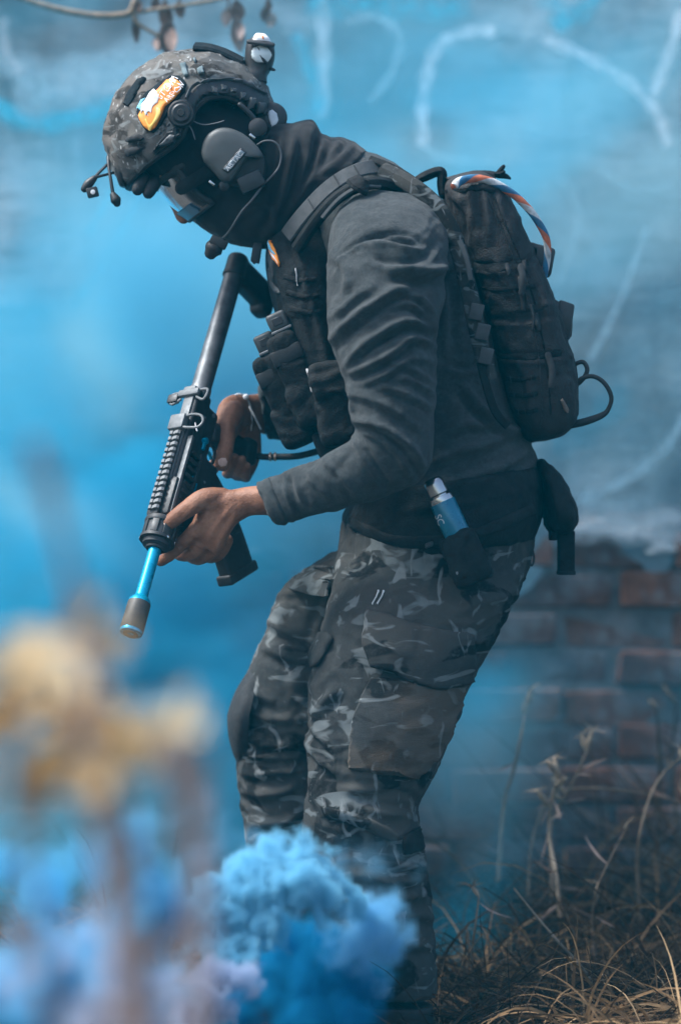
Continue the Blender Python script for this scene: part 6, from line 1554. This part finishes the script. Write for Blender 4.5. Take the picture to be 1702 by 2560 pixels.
def smoke_object(name, lo, hi, n, dens, mat_, label):
    """a volume whose density is given voxel by voxel"""
    dens = dens.reshape(n).copy()
    dens[0] = dens[-1] = 0; dens[:, 0] = dens[:, -1] = 0; dens[:, :, 0] = dens[:, :, -1] = 0
    me = bpy.data.meshes.new(name); N_ = dens.size
    me.vertices.add(N_)
    X, Y, Z = np.meshgrid(*[np.linspace(a, b, k) for a, b, k in zip(lo, hi, n)], indexing='ij')
    me.vertices.foreach_set('co', np.stack([X.ravel(), Y.ravel(), Z.ravel()], 1).ravel())
    at = me.attributes.new('dens', 'FLOAT', 'POINT'); at.data.foreach_set('value', dens.ravel().astype(np.float32))
    o = bpy.data.objects.new(name, me); COL.objects.link(o)
    ng = bpy.data.node_groups.new(name, 'GeometryNodeTree')
    ng.interface.new_socket('Geometry', in_out='INPUT', socket_type='NodeSocketGeometry'); ng.interface.new_socket('Geometry', in_out='OUTPUT', socket_type='NodeSocketGeometry')
    nd = ng.nodes; L = ng.links.new
    gi, go = nd.new('NodeGroupInput'), nd.new('NodeGroupOutput')
    vc = nd.new('GeometryNodeVolumeCube')
    vc.inputs['Min'].default_value = lo; vc.inputs['Max'].default_value = hi
    for s, k in zip(('Resolution X', 'Resolution Y', 'Resolution Z'), n): vc.inputs[s].default_value = k
    pos = nd.new('GeometryNodeInputPosition'); sp = nd.new('ShaderNodeSeparateXYZ'); L(pos.outputs[0], sp.inputs[0])
    idx = None
    for a in range(3):
        mr = nd.new('ShaderNodeMapRange'); mr.clamp = True
        for s, val in (('From Min', lo[a]), ('From Max', hi[a]), ('To Min', 0.0), ('To Max', float(n[a] - 1))): mr.inputs[s].default_value = val
        L(sp.outputs[a], mr.inputs['Value'])
        rd = nd.new('ShaderNodeMath'); rd.operation = 'ROUND'; L(mr.outputs[0], rd.inputs[0])
        mu = nd.new('ShaderNodeMath'); mu.operation = 'MULTIPLY'; L(rd.outputs[0], mu.inputs[0]); mu.inputs[1].default_value = float([n[1] * n[2], n[2], 1][a])
        if idx is None: idx = mu.outputs[0]
        else:
            ad = nd.new('ShaderNodeMath'); ad.operation = 'ADD'; L(idx, ad.inputs[0]); L(mu.outputs[0], ad.inputs[1]); idx = ad.outputs[0]
    na = nd.new('GeometryNodeInputNamedAttribute'); na.data_type = 'FLOAT'; na.inputs['Name'].default_value = 'dens'
    si = nd.new('GeometryNodeSampleIndex'); si.data_type = 'FLOAT'; si.domain = 'POINT'
    L(gi.outputs[0], si.inputs['Geometry']); L(na.outputs[0], si.inputs['Value']); L(idx, si.inputs['Index'])
    L(si.outputs[0], vc.inputs['Density'])
    sm = nd.new('GeometryNodeSetMaterial'); sm.inputs['Material'].default_value = mat_
    L(vc.outputs[0], sm.inputs[0]); L(sm.outputs[0], go.inputs[0])
    md = o.modifiers.new('smoke', 'NODES'); md.node_group = ng
    me.materials.append(mat_)
    tag(o, label, 'smoke', None, 'stuff')
    return o

def sstep(x, a, b):
    t = np.clip((x - a) / (b - a), 0, 1); return t * t * (3 - 2 * t)
def bell(X, Z, px, py, sx, sz, amp, y=0.8):
    c = P(px, py, y); return amp * np.exp(-((X - c.x) / sx) ** 2 - ((Z - c.z) / sz) ** 2)

# drifting blue smoke between the person and the wall
def make_drift():
    lo, hi = (-1.15, 0.34, -0.02), (1.15, 1.24, 2.0)
    n, p = grid_points(lo, hi, 0.034)
    X, Y, Z = p[:, 0], p[:, 1], p[:, 2]
    env = (bell(X, Z, 330, 1000, 0.30, 0.30, 2.2) + bell(X, Z, 480, 1600, 0.26, 0.42, 3.6) + bell(X, Z, 120, 1500, 0.30, 0.40, 2.0) + bell(X, Z, 300, 2200, 0.45, 0.30, 2.6)
           + bell(X, Z, 1150, 400, 0.32, 0.22, 0.9) + bell(X, Z, 1500, 600, 0.30, 0.26, 0.7) + bell(X, Z, 1170, 1740, 0.07, 0.22, 2.4) + bell(X, Z, 1120, 2330, 0.06, 0.18, 1.4) + bell(X, Z, 640, 700, 0.2, 0.2, 1.0) + bell(X, Z, 850, 150, 0.9, 0.3, 0.22) + 0.10)
    q = p * np.array([2.1, 1.6, 2.6]); q[:, 0] -= 0.55 * Z * 2.1
    w = np.stack([noise3(q * 0.8 + 3), noise3(q * 0.8 + 11), noise3(q * 0.8 + 27)], 1)
    f = fbm(q * 1.35 + w * 1.1, 4)
    pat = 0.03 + 1.9 * sstep(f, -0.25, 0.45)
    edge = sstep(Y, 0.34, 0.50) * (1 - sstep(Y, 1.15, 1.24)) * (1 - sstep(np.abs(X), 0.95, 1.15)) * (1 - sstep(Z, 1.75, 2.0))
    smoke_object('drifting_smoke', lo, hi, n, env * pat * edge, vol_mat('drifting_blue_smoke', (0.07, 0.55, 0.78), 0.8), 'thin blue smoke drifting between the person and the wall')
    # paler wisps in it
    lo, hi = (-1.083, 0.371, 0.013), (1.071, 1.213, 1.953)
    n, p = grid_points(lo, hi, 0.0313)
    X, Y, Z = p[:, 0], p[:, 1], p[:, 2]
    q = p * np.array([2.1, 1.6, 2.6]); q[:, 0] -= 0.55 * Z * 2.1
    w = np.stack([noise3(q * 0.8 + 3), noise3(q * 0.8 + 11), noise3(q * 0.8 + 27)], 1)
    edge = sstep(Y, 0.37, 0.52) * (1 - sstep(Y, 1.12, 1.21)) * (1 - sstep(np.abs(X), 0.9, 1.07)) * (1 - sstep(Z, 1.7, 1.95))
    f2 = fbm(q * np.array([0.8, 1, 1.6]) + 40 + w * 1.3, 4)
    env2 = bell(X, Z, 420, 860, 0.30, 0.24, 1.5) + bell(X, Z, 1300, 420, 0.35, 0.25, 0.8) + bell(X, Z, 1180, 1850, 0.10, 0.2, 0.9) + bell(X, Z, 150, 1250, 0.2, 0.3, 0.7) + bell(X, Z, 250, 1950, 0.3, 0.2, 1.0) + bell(X, Z, 500, 1560, 0.2, 0.28, 1.1)
    smoke_object('pale_smoke', lo, hi, n, env2 * 2.2 * sstep(f2, -0.15, 0.55) * edge, vol_mat('pale_blue_smoke', (0.40, 0.74, 0.84), 1.0), 'pale wisps in the blue smoke before the wall')
make_drift()

# billowing puffs low in front of the legs
def billow(name, balls, mat_, label, step, seed, peak, lobes=30, small=(0.16, 0.38), band=0.016, wob=0.02, freq=16.0, holes=0.0, squash=0.85):
    rn = random.Random(seed); L = []
    for (px, py, y, r) in balls:
        k = (D + y) / D; c = P(px, py, y); R = r / S * k; L.append((c, R))
        for j in range(lobes):
            d = Vector((rn.gauss(0, 1), rn.gauss(0, 0.8), rn.gauss(0.25, 1))).normalized(); L.append((c + d * R * rn.uniform(0.82, 1.04), R * rn.uniform(*small)))
    pad = band + wob * 2.5
    lo = [min(c[a] - R for c, R in L) - pad for a in range(3)]; hi = [max(c[a] + R for c, R in L) + pad for a in range(3)]
    n, p = grid_points(lo, hi, step)
    def field(pts):
        f_ = np.full(len(pts), 1e3)
        for c, R in L:
            ca = np.array(c); m = np.where((np.abs(pts - ca) < R + pad).all(1))[0]
            f_[m] = np.minimum(f_[m], np.linalg.norm(pts[m] - ca, axis=1) - R)
        return f_
    sd = field(p); g = np.where((sd < pad) & (sd > -3.0 * pad))[0]; pg = p[g]
    w = np.stack([fbm(pg * freq * 0.55 + 3 + seed, 2), fbm(pg * freq * 0.55 + 31 + seed, 2), fbm(pg * freq * 0.55 + 57 + seed, 2)], 1) * wob
    sd[g] = field(pg + w)
    near = sd < band + 0.02
    pn = p[near]
    bl = np.abs(noise3(pn * freq * 1.6 + seed)) + 0.5 * np.abs(noise3(pn * freq * 3.4 + seed + 5)) + 0.25 * np.abs(noise3(pn * freq * 7 + 9))
    s = sd[near] + (bl - 0.42) * band * 1.3
    d = sstep(-s, -band * 0.35, band * 1.2)
    if holes: d = d * (1 - holes * sstep(fbm(pn * freq * 0.9 + 77, 4), -0.25, 0.35))
    dens = np.zeros(len(p)); dens[near] = d * peak
    return smoke_object(name, lo, hi, n, dens, mat_, label)
m_b = vol_mat('dense_blue_smoke', (0.30, 0.69, 0.89), 1.0)
m_d = vol_mat('shade_toned_blue_smoke', (0.02, 0.34, 0.62), 1.0)  # darker blue than the billow: the shade below it is put into the colour
m_w = vol_mat('torn_blue_smoke', (0.25, 0.60, 0.86), 1.0)
m_l = vol_mat('lavender_smoke', (0.52, 0.63, 0.82), 1.0)
m_s = vol_mat('soft_blue_smoke', (0.16, 0.56, 0.82), 1.0)
m_t = vol_mat('greyed_lavender_smoke', (0.60, 0.60, 0.70), 1.0)
billow('smoke_billow', [(566, 2222, -0.40, 58), (618, 2186, -0.38, 62), (672, 2180, -0.36, 60), (728, 2172, -0.34, 58), (786, 2186, -0.33, 58), (838, 2214, -0.32, 54), (884, 2250, -0.31, 44), (540, 2284, -0.43, 60), (600, 2262, -0.42, 66), (662, 2250, -0.42, 66), (722, 2240, -0.40, 62), (560, 2350, -0.44, 62), (618, 2330, -0.44, 62), (676, 2305, -0.43, 52), (780, 2240, -0.37, 48), (590, 2400, -0.45, 44), (500, 2330, -0.46, 44)],
       m_b, 'bright blue cauliflower smoke billow in front of the trouser legs', 0.0042, 1, 150, lobes=24, small=(0.18, 0.46), band=0.015, wob=0.024, freq=20, holes=0.2)
billow('smoke_wisp', [(930, 2290, -0.25, 62), (975, 2350, -0.24, 54), (900, 2350, -0.26, 66), (950, 2430, -0.24, 46), (860, 2400, -0.25, 70)], m_w, 'torn translucent blue smoke wisps drifting past the shin', 0.006, 8, 60, lobes=16, band=0.026, wob=0.045, freq=15, holes=0.95)
billow('smoke_veil', [(600, 2120, -0.40, 56), (700, 2095, -0.36, 50), (830, 2150, -0.33, 50), (480, 2170, -0.46, 80), (420, 2060, -0.45, 60), (920, 2210, -0.30, 44), (540, 2060, -0.42, 46), (330, 2120, -0.5, 80)], m_w, 'thin torn blue smoke trailing up from the billow', 0.009, 9, 16, lobes=10, band=0.045, wob=0.07, freq=11, holes=0.97)
billow('smoke_shade', [(800, 2390, -0.24, 90), (700, 2430, -0.24, 120), (830, 2480, -0.25, 80), (620, 2480, -0.26, 110), (740, 2540, -0.26, 110), (880, 2440, -0.24, 60)], m_d, 'blue smoke hanging under the bright billow, darkened in colour for its shade', 0.009, 2, 80, lobes=12, band=0.035, wob=0.035, freq=9, holes=0.5)
billow('smoke_puff', [(560, 2435, -0.55, 48), (605, 2440, -0.55, 36), (515, 2485, -0.57, 52), (475, 2540, -0.58, 54), (560, 2515, -0.55, 40), (625, 2475, -0.54, 28), (440, 2510, -0.58, 34)], m_l, 'small greyish lavender smoke puff low in front', 0.0040, 3, 95, lobes=22, band=0.010, wob=0.014, freq=26)
billow('smoke_bank', [(40, 2190, -0.75, 70), (150, 2230, -0.8, 80), (250, 2130, -0.75, 84), (340, 2240, -0.75, 90), (110, 2390, -0.85, 120), (260, 2420, -0.85, 130), (20, 2500, -0.85, 120), (430, 2290, -0.72, 90), (400, 2440, -0.8, 90), (330, 2540, -0.85, 120), (160, 2560, -0.85, 120)], m_s, 'soft out-of-focus blue smoke bank at the lower corner', 0.011, 4, 60, lobes=16, band=0.03, wob=0.045, freq=10, holes=0.45)
billow('smoke_drift', [(330, 2390, -1.15, 100), (430, 2440, -1.15, 80), (200, 2350, -1.2, 70), (60, 2440, -1.2, 80), (330, 2540, -1.2, 110), (500, 2130, -1.1, 40), (490, 2010, -1.1, 36)], m_t, 'pale greyish lavender smoke drifting nearest to the camera', 0.012, 6, 24, lobes=10, band=0.04, wob=0.05, freq=9, holes=0.5)

# bluish air all round
m_h = vol_mat('bluish_air', (0.0, 0.44, 0.66), 0.0075)
o = closed_box(-61, 61, -13, 121, -1.0, 3.4).build('haze', m_h, None, False)
tag(o, 'thin bluish smoky air round the whole scene', 'haze', None, 'stuff')
